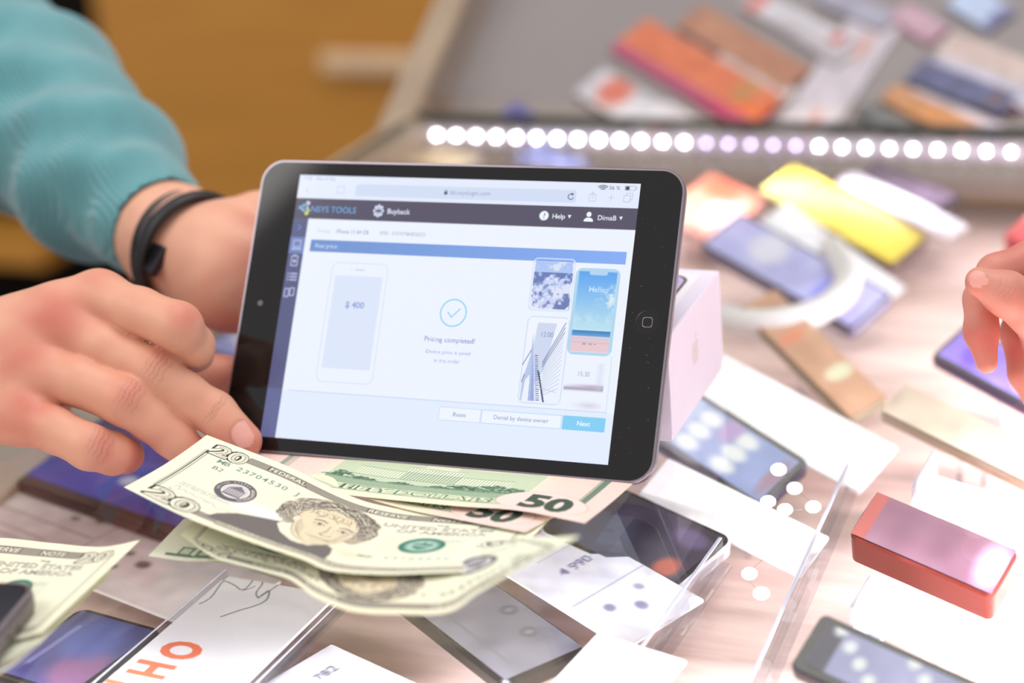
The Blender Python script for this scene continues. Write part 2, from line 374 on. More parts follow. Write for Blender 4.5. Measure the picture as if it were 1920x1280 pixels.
def card(label, R, group=None, blobs=(), col=(240, 238, 242), name='price_card', cat='price card', th=1.0, res=1.0, m=None):
    c, u, n, L, W = R; t = thing(name, label, cat, c, u, n, group)
    slab('backing', L, W, 1, [(0, -th), (0, 0)], m or PAPER, t, seg=2)
    cv = mini(L-1, W-1, col, blobs, res); printed('printed_face', cv, flat(L-1, W-1, 0.25), PRINT, t); return t
def legs(t, R):
    c, u, n, L, W = R; n = V3(*n); c = V3(*c)
    if n[2] > 0.97: return
    b = unit(V3(n[0], n[1], 0)); w = np.cross(n, V3(*u))
    # two clear wedges under the raised edge, standing on the deck
    back = unit(-b*n[2]+ZA*np.linalg.norm(n[:2]))*1.0
    half = min(L, W)*0.30
    top = c+back*half-n*9
    side = unit(np.cross(n, back))
    for s in (-1, 1):
        p = top+side*s*min(L, W)*0.25; h = p[2]-DZ
        if h < 3: continue
        q = [p+side*d+back*e for d in (-1.5, 1.5) for e in (-8, 8)]
        low = [V3(a[0], a[1], DZ) for a in q]
        v = [a for a in low]+[a for a in q]
        ti = t.matrix_world.inverted()
        vv = [np.array(ti @ Vector(a*K))/K for a in v]
        mesh('stand_leg', vv, [(0, 1, 3, 2), (4, 6, 7, 5), (0, 4, 5, 1), (2, 3, 7, 6), (0, 2, 6, 4), (1, 5, 7, 3)], CLEAR, t)
W_ = (255, 255, 255)
ITEMS = []
def P_(kind, label, R, **k):
    t = (phone if kind == 'p' else card)(label, R, **k)
    if R[0][2] < 0 and R[0][2] > -80 and abs(R[1][2])+abs(R[2][0]) > 0.02: legs(t, R)
    return t
# left, flat
P_('p', 'blue screened tablet computer under the glass below the right hand', ((-193.0,823.1,-50.0),(0.765,-0.644,0.000),(0.000,-0.000,1.000),204.1,75.6), col=(58, 74, 190), rim=(32, 26, 36), blobs=[('e', .35, .55, .16, .12, (70, 140, 225)), ('e', .52, .35, .07, .06, (215, 225, 245)), ('e', .2, .7, .08, .05, (225, 235, 250)), ('e', .75, .5, .22, .2, (86, 60, 190))], name='tablet_computer', cat='tablet', bez=7)
P_('c', 'pinkish white spec card with dark dots beside the blue tablet under the glass', ((-204.0,755.5,-56.0),(0.764,-0.645,0.000),(0.000,-0.000,1.000),200.1,49.3), group=None, col=(226, 214, 218), blobs=[('r', 0, 30, 90, 31.2, (150, 140, 148)), ('r', 92, 8, 93, 60, (150, 146, 150)), ('e', 120, 18, 3, 2, (100, 96, 100)), ('e', 132, 26, 4, 3, (90, 84, 88)), ('e', 118, 30, 3, 2, (120, 112, 118)), ('r', 14, 12, 60, 13, (160, 150, 158)), ('r', 20, 18, 70, 19, (160, 150, 158)), ('e', 66, 40, 3, 2, (120, 112, 118)), ('e', 80, 44, 3, 2, (120, 112, 118)), ('r', 10, 44, 54, 45, (170, 160, 168))], name='spec_card', cat='card')
P_('p', 'dark blue screened phone under the glass left of the sign', ((-191.7,654.2,-50.0),(-0.545,-0.839,0.000),(0.000,-0.000,1.000),56.7,48.1), col=(60, 62, 120), rim=(28, 26, 34), blobs=[('e', .7, .75, .3, .25, (120, 80, 120)), ('e', .3, .5, .3, .3, (70, 84, 150)), ('r', .2, .2, .8, .22, (150, 150, 190))], bez=3)
P_('c', 'white price card with small digits at the bottom edge of the picture', ((-82.3,619.1,-56.0),(0.713,-0.701,0.000),(0.000,-0.000,1.000),51.3,41.8), col=(236, 234, 246), blobs=[('t', '782', 17, 24, 5, (80, 80, 104), 1.57)])
P_('p', 'flat grey phone lying face down with two dark lens rings', ((-24.0,657.4,-52.0),(0.517,-0.856,0.000),(0.000,-0.000,1.000),101.2,40.2), col=(134, 134, 150), rim=(40, 42, 48), blobs=[('e', .22, .58, .13, .13, (92, 92, 108)), ('e', .55, .78, .09, .08, (84, 84, 102)), ('e', .55, .78, .05, .05, (140, 140, 156)), ('e', .75, .70, .09, .08, (84, 84, 102)), ('e', .75, .70, .05, .05, (140, 140, 156)), ('r', .1, .2, .9, .23, (118, 118, 134))], bez=1.5)
P_('c', 'white spec card with blurred print right of the grey phone', ((25.3,674.2,-49.8),(0.613,-0.786,-0.080),(-0.004,-0.104,0.995),87.8,45.5), col=(240, 238, 250), blobs=[('r', 50, 4, 51, 44, (186, 186, 206)), ('e', 62, 14, 3, 2.4, (120, 120, 150)), ('e', 70, 24, 3.4, 2.6, (120, 120, 150)), ('t', '4 990', 32, 24, 5, (110, 110, 150), 1.57), ('r', 10, 16, 11, 40, (190, 190, 206)), ('e', 60, 32, 2.6, 2, (150, 150, 176)), ('r', 16, 14, 17, 38, (200, 200, 214))], name='spec_card', cat='card')
P_('p', 'dark glossy phone under the glass beside the banknotes', ((46.1,704.9,-45.8),(0.706,-0.698,-0.115),(-0.011,-0.173,0.985),75.9,46.9), col=(52, 46, 66), rim=(214, 210, 218), blobs=[('e', .3, .3, .3, .3, (64, 70, 98)), ('e', .85, .25, .12, .14, (180, 92, 70)), ('e', .8, .75, .2, .12, (96, 84, 120))], bez=3)
# right, propped on clear stands
P_('c', 'long white price card in front of the white spotted phone', ((91.1,717.2,-47.7),(0.761,-0.602,-0.244),(-0.056,-0.435,0.899),84.7,25.2), col=W_, blobs=[('e', 60, 20, 2, 1.6, (210, 210, 235)), ('e', 40, 14, 2, 1.6, (210, 210, 235))], group=None)
P_('p', 'blue phone showing rows of round white spots behind the box', ((96.1,776.0,-41.8),(0.664,-0.688,-0.293),(-0.054,-0.435,0.899),74.7,38.0), col=(150, 166, 226), rim=(70, 66, 92), glow=True, blobs=[('e', .27+.32*i, .2+.29*j, .17, .11, (255, 255, 255)) for i in range(2) for j in range(3)]+[('e', .12, .5, .1, .5, (200, 214, 250)), ('e', .45, .8, .14, .2, (196, 160, 220))]+[('e', .93, .5, .1, .3, (176, 96, 110), .6)], bez=4)  # rows of soft white spots drawn on the screen
P_('c', 'broad white price card, lengthened over a white glare, behind the white spotted phone', ((132.0,805.9,-45.5),(0.706,-0.658,-0.260),(-0.071,-0.433,0.899),105.3,34.6), col=W_)  # card lengthened so its white also covers the glare
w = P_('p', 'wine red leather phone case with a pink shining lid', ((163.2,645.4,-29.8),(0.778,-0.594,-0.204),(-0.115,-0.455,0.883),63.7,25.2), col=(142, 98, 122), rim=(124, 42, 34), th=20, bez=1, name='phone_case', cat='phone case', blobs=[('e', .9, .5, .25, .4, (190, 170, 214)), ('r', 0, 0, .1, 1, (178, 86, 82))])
P_('p', 'black phone with LED reflections drawn as white dots on its pale screen at the lower right', ((129.3,556.5,-35.7),(0.792,-0.576,-0.202),(-0.107,-0.457,0.883),76.8,27.2), col=(170, 168, 212), rim=(38, 34, 46), glow=True, blobs=[('r', 0, 0, .13, 1, (66, 58, 80)), ('r', .87, 0, 1, 1, (66, 58, 80))]+[('e', .10+.085*i, .92-.23*i, .09, .09, (255, 255, 255)) for i in range(5)]+[('e', .52+.085*i, .92-.23*i, .09, .09, (255, 255, 255)) for i in range(5)], bez=4)  # white dots stand in for LED reflections on the phone glass
P_('c', 'blank white price card between the red case and the black phone', ((155.8,593.5,-43.8),(0.767,-0.607,-0.208),(-0.120,-0.454,0.883),72.7,17.2), col=W_)
P_('c', 'blank white price card behind the red case', ((201.5,691.9,-43.8),(0.830,-0.537,-0.150),(-0.132,-0.451,0.883),69.7,19.3), col=W_)
P_('p', 'lavender blue phone under the glass behind the white box', ((168.0,990.2,-35.4),(0.649,-0.714,-0.264),(-0.069,-0.401,0.914),116.0,39.1), col=(192, 194, 250), rim=(130, 128, 160), blobs=[('e', .3, .6, .3, .3, (236, 236, 255)), ('e', .75, .4, .2, .3, (130, 136, 236))], bez=3)
P_('c', 'white price card behind the lavender blue phone', ((197.8,1042.3,-47.6),(0.526,-0.795,-0.304),(-0.076,-0.400,0.914),105.8,28.7), col=(236, 236, 244))
P_('p', 'yellow phone under the glass near the LED strip', ((213.9,1078.2,-33.6),(0.624,-0.735,-0.266),(-0.080,-0.399,0.914),111.4,36.1), col=(240, 214, 70), rim=(120, 100, 110), blobs=[('e', .15, .5, .2, .3, (196, 196, 80))], bez=2)
P_('p', 'orange and white phone box right behind the upper corner of the big tablet', ((139.6,1129.4,-39.8),(0.735,0.605,0.307),(-0.050,-0.404,0.914),54.5,48.7), col=(240, 150, 124), rim=(230, 200, 200), blobs=[('e', .5, .35, .35, .2, (250, 222, 226)), ('e', .8, .6, .2, .3, (232, 110, 80))], bez=1, name='phone_box', cat='box', th=14)
P_('c', 'pale price card behind the yellow phone', ((251.0,1075.9,-29.7),(0.524,-0.834,-0.173),(-0.055,-0.236,0.970),96.7,18.6), col=(224, 218, 230))
P_('p', 'narrow dark violet phone close to the LED strip', ((259.4,1095.1,-23.9),(0.580,-0.798,-0.160),(-0.056,-0.235,0.970),69.1,21.3), col=(94, 78, 96), rim=(70, 60, 74), bez=2)
P_('p', 'violet phone under the fingers at the right edge', ((249.1,824.5,-39.7),(0.631,-0.740,-0.234),(-0.118,-0.389,0.914),81.6,29.9), col=(150, 128, 236), rim=(90, 80, 120), blobs=[('e', .2, .5, .2, .3, (120, 84, 230)), ('e', .6, .5, .2, .3, (204, 196, 250))], bez=3)
P_('p', 'red phone box at the right edge under the glass', ((326.7,1006.2,-39.9),(0.610,-0.756,-0.236),(-0.126,-0.387,0.914),57.1,25.6), col=(232, 84, 92), rim=(200, 60, 70), bez=1, name='phone_box', cat='box', th=14)
P_('p', 'bluish tablet computer peeping out left of the big tablet, under the glass', ((-115.4,971.3,-48.0),(0.754,-0.657,0.000),(0.000,-0.000,1.000),125.3,82.0), col=(150, 160, 232), rim=(60, 56, 84), blobs=[('e', .2, .3, .2, .1, (224, 228, 246))], name='tablet_computer', cat='tablet', bez=6)
P_('p', 'blue phone in front of the LED strip at the rear left of the glass', ((38.9,1217.1,-22.0),(0.630,-0.776,0.000),(-0.000,-0.000,1.000),59.1,25.7), col=(140, 156, 236), rim=(150, 150, 190), bez=2)
P_('c', 'cream leaflet lying at the rear left corner under the glass', ((-37.4,1248.4,-24.0),(0.666,-0.746,0.000),(0.000,-0.000,1.000),48.7,33.8), col=(240, 214, 176), name='leaflet', cat='leaflet')
P_('p', 'olive brown phone cover under the glass behind the broad white price card', ((158.3,884.8,-43.6),(0.450,-0.820,-0.355),(-0.078,-0.431,0.899),98.8,24.9), col=(196, 150, 120), rim=(150, 138, 116), bez=1, blobs=[('e', .35, .4, .16, .3, (214, 130, 96)), ('e', .7, .6, .2, .3, (220, 222, 190))], name='phone_cover', cat='phone cover')
P_('p', 'long grey brown phone cover under the glass below the violet phone', ((212.6,767.3,-43.7),(0.703,-0.675,-0.225),(-0.118,-0.422,0.899),89.5,22.4), col=(196, 182, 164), rim=(160, 146, 128), bez=1, name='phone_cover', cat='phone cover')
P_('c', 'white glare at the bottom edge right of the grey phone, shaped as a blank card', ((29.2,600.5,-50.0),(0.815,-0.577,-0.056),(-0.005,-0.104,0.995),40.5,39.5), col=W_)  # white glare on the counter put in as a blank card
# thick white tube curling over the deck
c_ = tube('white_curl', [(103.2,983.5,-40.0), (114.0,936.7,-38.0), (137.0,912.8,-36.0), (167.1,917.2,-34.0), (190.9,946.9,-30.0), (193.6,1006.1,-30.0)], 8, PLASTIC)
tag(c_, 'thick white tube curling across the lavender blue phone', 'curl')
# LED reflections put in as glowing white beads above the deck
lc = thing('glint_beads', 'white LED reflections above the wooden deck, shaped as round glowing beads', 'glint', (108.0,692.5,-40.0), SA, ZA)
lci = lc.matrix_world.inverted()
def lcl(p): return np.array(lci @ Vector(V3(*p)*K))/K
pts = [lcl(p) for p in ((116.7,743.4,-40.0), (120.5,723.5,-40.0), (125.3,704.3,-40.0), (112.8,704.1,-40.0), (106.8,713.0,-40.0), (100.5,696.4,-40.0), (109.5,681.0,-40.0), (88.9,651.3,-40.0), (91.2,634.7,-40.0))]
tube('added_clear_thread', pts, 0.25, CLEAR, lc, 6, 60)  # added clear thread joining the reflection beads
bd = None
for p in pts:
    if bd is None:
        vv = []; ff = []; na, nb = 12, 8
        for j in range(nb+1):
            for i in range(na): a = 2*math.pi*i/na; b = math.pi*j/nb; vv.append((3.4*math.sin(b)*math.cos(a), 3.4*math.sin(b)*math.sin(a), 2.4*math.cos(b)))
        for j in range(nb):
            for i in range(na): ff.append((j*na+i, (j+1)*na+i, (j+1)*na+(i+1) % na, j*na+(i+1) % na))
        bd = mesh('glint_bead', vv, ff, mat('glint_glow', (255, 255, 255), emit=(255, 255, 250), es=4), lc, True); o = bd
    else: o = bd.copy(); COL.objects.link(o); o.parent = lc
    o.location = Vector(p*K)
# white sign with orange letters in a clear holder
RR = ((-137.1,627.3,-44.0),(-0.455,-0.890,0.000),(0.000,-0.000,1.000),126.5,55.4)
sg = thing('sign', 'white paper sign with big orange letters in a clear holder', 'sign', RR[0], RR[1], RR[2])
sgi = sg.matrix_world.inverted(); SLn, SWd = RR[3], RR[4]
def sl(p): q = np.array(sgi @ Vector(V3(*p)*K))/K; return (q[0]+SLn/2, q[1]+SWd/2)
cv = Canvas(SLn, SWd, 3, (232, 230, 240), 2)
ya, yb = sl((-159.4,635.1,-44.0)), sl((-142.9,619.3,-44.0)); ho = abs(yb[1]-ya[1])*0.74
for ch, p in (('O', sl((-144.7,637.1,-44.0))), ('H', sl((-155.0,624.4,-44.0))), ('H', sl((-165.6,611.4,-44.0))), ('E', sl((-175.9,598.9,-44.0)))):
    cv.text(ch, p[0], p[1]+ho/2, ho, (224, 104, 62), bold=0.045, rot=math.pi, xs=.66)
INK = (120, 120, 124)
for P, w in (([(-141.8,673.6,-44.0), (-137.8,677.8,-44.0), (-134.9,688.3,-44.0), (-133.7,691.8,-44.0), (-128.5,687.1,-44.0), (-124.5,681.8,-44.0), (-121.6,687.3,-44.0), (-120.3,692.6,-44.0), (-118.0,692.7,-44.0), (-116.4,686.3,-44.0), (-118.5,678.9,-44.0), (-117.1,674.2,-44.0)], .8), ([(-117.1,674.2,-44.0), (-113.8,678.1,-44.0), (-107.6,686.2,-44.0)], .7), ([(-117.1,674.2,-44.0), (-113.9,679.0,-44.0), (-112.8,679.7,-44.0), (-113.3,672.2,-44.0), (-117.4,668.0,-44.0), (-123.9,665.2,-44.0), (-131.3,661.2,-44.0)], .9), ([(-134.2,692.8,-44.0), (-131.8,696.1,-44.0), (-128.4,696.4,-44.0)], .7), ([(-124.5,681.8,-44.0), (-121.2,683.1,-44.0), (-119.5,684.6,-44.0)], .6)):
    cv.curve([sl(q) for q in P], w, INK, .8)
slab('backing', SLn, SWd, 2, [(0, -1.2), (0, 0)], PAPER, sg, seg=3)
printed('printed_face', cv, flat(SLn, SWd, 0.3), PRINT, sg)
hs = thing('sign_holder', 'clear acrylic holder with bright edges around the orange lettered sign', 'holder', V3(*RR[0])-ZA*3.4, RR[1], RR[2])
box('back_plate', -SLn/2-4, SLn/2+4, -SWd/2-4, SWd/2+6, -2.6, 0, CLEAR, hs, 1)
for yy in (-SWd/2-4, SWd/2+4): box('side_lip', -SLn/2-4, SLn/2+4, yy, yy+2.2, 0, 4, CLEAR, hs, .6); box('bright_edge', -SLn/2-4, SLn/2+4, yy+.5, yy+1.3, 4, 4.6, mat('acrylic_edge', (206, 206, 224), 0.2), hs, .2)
# two clear rails on the right
for a, b, lb in (((81.8,686.8,-50.0), (36.9,600.0,-50.0), 'clear acrylic rail with bright edges right of the dark glossy phone'), ((150.7,753.8,-54.0), (75.5,574.8,-54.0), 'long thin clear acrylic rail across the wooden deck at the right')):
    a, b = V3(*a), V3(*b); u = unit(b-a); t = thing('acrylic_rail', lb, 'rail', (a+b)/2, u, ZA, 'clear rails on the deck'); L = np.linalg.norm(b-a)
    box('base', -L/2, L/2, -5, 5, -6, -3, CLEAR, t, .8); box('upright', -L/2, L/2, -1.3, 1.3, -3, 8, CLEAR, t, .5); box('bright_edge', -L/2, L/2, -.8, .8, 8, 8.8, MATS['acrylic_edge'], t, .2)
# small clear clips that hold the price cards
for k, (p, q) in enumerate((((121.9,616.1,-44.0), (134.7,639.1,-44.0)), ((169.9,713.7,-44.0), (187.4,745.6,-44.0)))):
    p, q = V3(*p), V3(*q); t = thing('card_clip', ('small clear clip at the near end of the blank white card below the red case', 'small clear clip at the near end of the blank white card behind the red case')[k], 'clip', (p+q)/2, unit(q-p), ZA, 'clear card clips')
    L = np.linalg.norm(q-p); box('foot', -L/2, L/2, -9, 3, -20, -17, MATS['acrylic_edge'], t, .6); box('upright', -L/2, L/2, -3, -1, -17, 6, MATS['acrylic_edge'], t, .6)
# ---------------- goods on the sloped display
P_('p', 'pale lilac phone cover between the navy and the peach ones', ((343.1,1205.0,8.1),(0.588,-0.764,-0.265),(-0.203,-0.457,0.866),94.1,18.8), col=(216, 208, 218), rim=(180, 170, 182), bez=1, name='phone_cover', cat='phone cover')
P_('p', 'pale pink phone cover between the navy and the tan orange ones', ((315.5,1187.9,-7.4),(0.659,-0.718,-0.224),(-0.203,-0.457,0.866),80.0,13.6), col=(226, 212, 218), rim=(180, 170, 182), bez=1, name='phone_cover', cat='phone cover')
P_('p', 'dark maroon phone cover right of the navy one', ((344.7,1185.1,-2.0),(0.602,-0.756,-0.257),(-0.203,-0.457,0.866),27.4,9.5), col=(112, 74, 78), rim=(90, 60, 66), bez=1, name='phone_cover', cat='phone cover')
P_('p', 'dark grey green phone cover just below the tan orange one', ((269.4,1199.7,-12.0),(0.521,-0.799,-0.299),(-0.203,-0.457,0.866),49.0,14.3), col=(112, 112, 108), rim=(90, 90, 88), bez=1, name='phone_cover', cat='phone cover')
P_('p', 'light grey phone cover between the brown and the red and white one', ((236.5,1290.4,28.2),(0.504,-0.807,-0.307),(-0.203,-0.457,0.866),69.5,15.8), col=(206, 196, 194), rim=(160, 150, 150), bez=1, name='phone_cover', cat='phone cover')
P_('p', 'white phone cover below the orange and white one', ((136.8,1250.3,-16.4),(0.560,-0.780,-0.280),(-0.203,-0.457,0.866),57.6,21.2), col=(226, 216, 214), rim=(190, 180, 180), bez=1, name='phone_cover', cat='phone cover')
P_('p', 'long orange phone cover with a magenta edge on the sloped display', ((150.9,1295.4,10.7),(0.570,-0.774,-0.274),(-0.203,-0.457,0.866),149.9,41.1), col=(236, 120, 60), rim=(196, 60, 110), th=14, bez=1, name='phone_cover', cat='phone cover', blobs=[('r', 0, 0, 1, .24, (200, 70, 110)), ('e', .8, .7, .2, .3, (206, 140, 60))])
P_('p', 'brown phone cover above the orange one on the sloped display', ((187.7,1304.4,24.1),(0.548,-0.786,-0.286),(-0.203,-0.457,0.866),119.9,29.8), col=(192, 128, 88), rim=(150, 90, 50), bez=1, name='phone_cover', cat='phone cover')
P_('p', 'orange and white phone cover low on the sloped display beside the magenta edge', ((99.3,1286.6,-6.0),(0.586,-0.765,-0.266),(-0.203,-0.457,0.866),86.8,33.2), col=(226, 222, 222), rim=(150, 130, 120), bez=1, blobs=[('e', .3, .6, .4, .4, (236, 120, 88)), ('e', .9, .4, .14, .2, (236, 140, 110))], name='phone_cover', cat='phone cover')
P_('c', 'white paper strip with faint orange print between two columns of covers', ((247.4,1252.3,8.3),(-0.598,-0.643,-0.479),(-0.203,-0.457,0.866),128.8,40.4), col=(226, 214, 214), blobs=[('e', 30, 22, 14, 4, (230, 170, 150)), ('e', 110, 22, 16, 4, (232, 176, 160))], name='paper_strip', cat='paper strip')
P_('p', 'navy blue phone cover right of the white paper strip', ((323.7,1208.8,5.6),(0.668,-0.711,-0.218),(-0.203,-0.457,0.866),78.5,23.9), col=(90, 92, 132), rim=(70, 66, 80), bez=1, blobs=[('e', .85, .5, .2, .4, (110, 84, 90))], name='phone_cover', cat='phone cover')
P_('p', 'tan orange phone cover just above the rear LED row', ((299.0,1196.1,-6.9),(0.603,-0.755,-0.257),(-0.203,-0.457,0.866),77.0,20.0), col=(214, 146, 84), rim=(150, 124, 96), bez=1, name='phone_cover', cat='phone cover')
P_('p', 'red and white phone cover at the top of the sloped display', ((228.8,1310.8,37.1),(0.574,-0.772,-0.272),(-0.203,-0.457,0.866),98.5,23.3), col=(228, 222, 220), rim=(150, 130, 124), bez=1, blobs=[('e', .1, .5, .25, .5, (228, 110, 92)), ('e', .88, .5, .2, .5, (226, 104, 96))], name='phone_cover', cat='phone cover')
P_('p', 'grey phone cover above the red and white one', ((272.7,1306.5,45.1),(0.608,-0.752,-0.254),(-0.203,-0.457,0.866),64.9,22.4), col=(176, 172, 184), rim=(130, 124, 132), bez=1, name='phone_cover', cat='phone cover')
P_('p', 'pale blue phone cover at the upper right corner of the picture', ((353.1,1270.8,45.2),(0.503,-0.808,-0.308),(-0.203,-0.457,0.866),44.9,28.1), col=(206, 222, 246), rim=(120, 118, 140), bez=1, blobs=[('e', .9, .5, .2, .4, (120, 116, 160))], name='phone_cover', cat='phone cover')
P_('p', 'peach phone cover below the pale blue one at the right', ((351.0,1220.4,18.1),(0.668,-0.711,-0.218),(-0.203,-0.457,0.866),88.5,25.2), col=(226, 200, 184), rim=(190, 180, 180), bez=1, name='phone_cover', cat='phone cover')
P_('p', 'small royal blue phone cover at the lower left corner of the sloped display', ((20.8,1307.9,-13.3),(0.584,-0.767,-0.267),(-0.203,-0.457,0.866),29.2,16.8), col=(100, 96, 170), rim=(90, 80, 120), bez=1, name='phone_cover', cat='phone cover')
P_('p', 'pinkish phone cover between the orange and the brown one', ((192.6,1274.8,9.6),(0.478,-0.818,-0.319),(-0.203,-0.457,0.866),76.0,20.4), col=(214, 200, 192), rim=(170, 150, 140), bez=1, name='phone_cover', cat='phone cover')
P_('p', 'rose phone cover at the head of the paper strip', ((310.3,1275.3,37.5),(0.509,-0.805,-0.305),(-0.203,-0.457,0.866),43.7,22.0), col=(214, 170, 180), rim=(200, 120, 140), bez=1, name='phone_cover', cat='phone cover')

# ------------------------------------------------------------------ the tablet computer
TO = V3(-41.314, 693.467, 1.5); TYAW, TLEAN = -0.379255, 0.610712
TU = V3(math.cos(TYAW), math.sin(TYAW), 0); TV = V3(-math.sin(TYAW)*math.sin(TLEAN), math.cos(TYAW)*math.sin(TLEAN), math.cos(TLEAN)); TN = np.cross(TU, TV)
tb = thing('tablet_computer', 'black framed tablet computer with a lit white screen leaning on a white box', 'tablet', TO, TU, TN)
o = slab('metal_case', 200, 134.7, 11, [(4.2, -7.2), (1.6, -6.6), (0.35, -4.6), (0, -2.2), (0, -0.9), (0.75, -0.05)], ALU, tb, (0, 67.35), 10)
slab('bevelled_rim', 200, 134.7, 11, [(0.72, -0.3), (0.45, -0.02), (1.25, 0.05)], SILVER, tb, (0, 67.35), 10, cap=(False, False))
slab('front_glass', 197.6, 132.3, 9.8, [(0, -0.1), (0.1, 0.12)], mat('tablet_glass', (10, 10, 11), 0.05, var=0.01, spec=0.45), tb, (0, 67.35), 10)
hb = slab('home_button', 10.6, 10.6, 5.28, [(0, 0.05), (0, 0.14), (0.5, 0.2), (1.0, 0.16)], mat('button_glass', (9, 9, 10), 0.12, var=0.01), tb, seg=8); hb.location = (90.05*K, 67.8*K, 0)
v = []; f = []
for (w_, z) in ((4.3, .26), (3.9, .26)):
    for x, y in rring(w_, w_, 1.1, 5): v.append((x, y, z))
n_ = 24
for i in range(n_): f.append((i, (i+1) % n_, n_+(i+1) % n_, n_+i))
mesh('square_mark', v, f, mat('grey_mark', (150, 148, 152), 0.4), hb)
cm = slab('camera_lens', 2.6, 2.6, 1.25, [(0, 0.1), (0, .2)], mat('lens_rim', (96, 86, 100), 0.4, .2), tb, seg=5); cm.location = (-90.4*K, 67.2*K, 0)
for k, xx in enumerate((-52, 63)):
    s_ = box('case_slot', xx-4, xx+4, -0.12, 0.0, -3.2, -2.4, mat('slot_dark', (40, 36, 40)), tb)
# dust specks on the glass
v = []; f = []
for k in range(20):
    x, y, r_ = rnd.uniform(82, 98), rnd.uniform(4, 130), rnd.uniform(.08, .17); b0 = len(v)
    for i in range(6): a = math.pi*i/3; v.append((x+r_*math.cos(a), y+r_*math.sin(a), .13))
    v.append((x, y, .22))
    for i in range(6): f.append((b0+i, b0+(i+1) % 6, b0+6))
d_ = mesh('dust', v, f, mat('dust_grey', (150, 150, 160), 0.9), tb); d_['kind'] = 'stuff'
# what the screen shows
u = Canvas(160.5, 120.4, 4.2, (238, 244, 255), 2)
def G(x, y, w, h, c0, c1, horiz=False):
    n = 24
    for i in range(n):
        t = i/(n-1); c = [c0[k]*(1-t)+c1[k]*t for k in range(3)]
        if horiz: u.rect(x+w*i/n, y, x+w*(i+1)/n+.02, y+h, c)
        else: u.rect(x, y+h*i/n, x+w, y+h*(i+1)/n+.02, c)
HD = (78, 74, 96); BL = (120, 160, 226)
u.rect(0, 109.3, 160.5, 120.4, (228, 236, 254))
u.rrect(28.6, 110.9, 132.4, 116.6, 1.2, (210, 222, 246))
u.rect(0, 99.9, 160.5, 109.3, HD); u.rect(0, 0, 7.5, 99.9, (84, 88, 130)); u.rect(0, 0, 7.5, 22, (96, 102, 150)); u.rect(0, 83.6, 7.5, 91.2, (110, 130, 190))
u.text('17:30   Mon 4 Feb', 1.6, 117.9, 1.5, (160, 168, 190), align='l'); u.text('36 %', 146.5, 117.2, 1.6, (110, 116, 130), align='l', xs=1.1)
u.rline(153.6, 117.1, 158.4, 119.0, .5, .18, (170, 176, 190)); u.rect(153.9, 117.3, 155.6, 118.8, (60, 66, 74)); u.rect(158.5, 117.7, 158.8, 118.5, (170, 176, 190))
for k in range(3): u.line([(143.9+1.0*(k+1)*math.cos(a), 116.7+.75*(k+1)*math.sin(a)) for a in np.linspace(.8, 2.34, 7)], .4, (90, 98, 112))
u.text('bb.nsyslogin.com', 74.2, 113.0, 1.9, (150, 158, 188), align='l'); u.rrect(71.4, 112.9, 73.0, 114.3, .2, (60, 100, 100)); u.line([(71.7, 114.2), (71.8, 114.9), (72.6, 114.9), (72.7, 114.2)], .25, (90, 130, 130))
u.line([(130+1.2*math.cos(a), 113.6+1.2*math.sin(a)) for a in np.linspace(.9, 5.9, 18)], .32, (70, 76, 90)); u.poly([(130.3, 115.4), (131.4, 114.6), (130.2, 114.1)], (70, 76, 90))
LG = (182, 194, 222)
u.rline(138.2, 111.9, 141.2, 114.9, .3, .22, LG); u.line([(139.7, 113.2), (139.7, 116)], .22, LG); u.line([(139, 115.3), (139.7, 116), (140.4, 115.3)], .22, LG)
u.line([(146.6, 113.7), (149.4, 113.7)], .22, LG); u.line([(148, 112.3), (148, 115.1)], .22, LG)
u.rline(153.6, 112.0, 156.4, 114.8, .4, .25, LG); u.line([(154.6, 114.9), (154.6, 115.8), (157.3, 115.8), (157.3, 113.1), (156.5, 113.1)], .25, LG)
u.line([(5.2, 114.6), (4.2, 113.4), (5.2, 112.2)], .25, LG); u.rline(19.6, 112, 23.2, 115.2, .3, .22, LG)
# header: mark, names, help and user
for x, y, r_, c in ((2.6, 104.9, .95, (90, 160, 220)), (4.2, 103.9, .8, (120, 180, 220)), (4.3, 105.9, .8, (110, 170, 230)), (6.2, 107.0, 1.0, (225, 220, 250)), (6.1, 104.8, .75, (190, 210, 200)), (6.1, 102.4, 1.0, (230, 220, 80)), (7.0, 103.7, .6, (210, 210, 110))): u.ell(x, y, r_, r_, c)
for P in ([(2.6, 104.9), (6.2, 107.0)], [(2.6, 104.9), (6.1, 102.4)], [(6.2, 107), (6.1, 102.4)]): u.line(P, .45, (150, 190, 210))
u.text('NSYS TOOLS', 19.2, 103.0, 2.7, (110, 170, 228), bold=.012, xs=.98)
for a in np.linspace(0, 2*math.pi, 9)[:-1]: u.ell(41.3+1.9*math.cos(a), 104.5+2.2*math.sin(a), .75, .8, (215, 222, 246))
u.ell(41.3, 104.5, 1.1, 1.3, (215, 222, 246)); u.ell(41.3, 104.5, .7, .8, HD); u.rect(39.6, 104.2, 43, 104.8, HD)
u.text('Buyback', 51.1, 103.4, 2.2, (225, 230, 250), bold=.02)
u.ell(119, 104.8, 2.1, 2.1, (240, 248, 255)); u.text('?', 119, 103.6, 2.4, HD); u.text('Help', 125.6, 103.7, 2.1, (240, 248, 255), bold=.015); u.poly([(129.7, 105.5), (131.3, 105.5), (130.5, 103.9)], (240, 248, 255))
u.ell(139.1, 106.0, 1.1, 1.15, (240, 248, 255)); u.poly([(137.0, 102.8), (141.2, 102.8), (141.1, 103.7), (140.2, 104.5), (138, 104.5), (137.1, 103.7)], (240, 248, 255)); u.text('DimaB', 147.2, 103.7, 2.1, (240, 248, 255), bold=.012); u.poly([(152.6, 105.5), (154.2, 105.5), (153.4, 103.9)], (240, 248, 255))
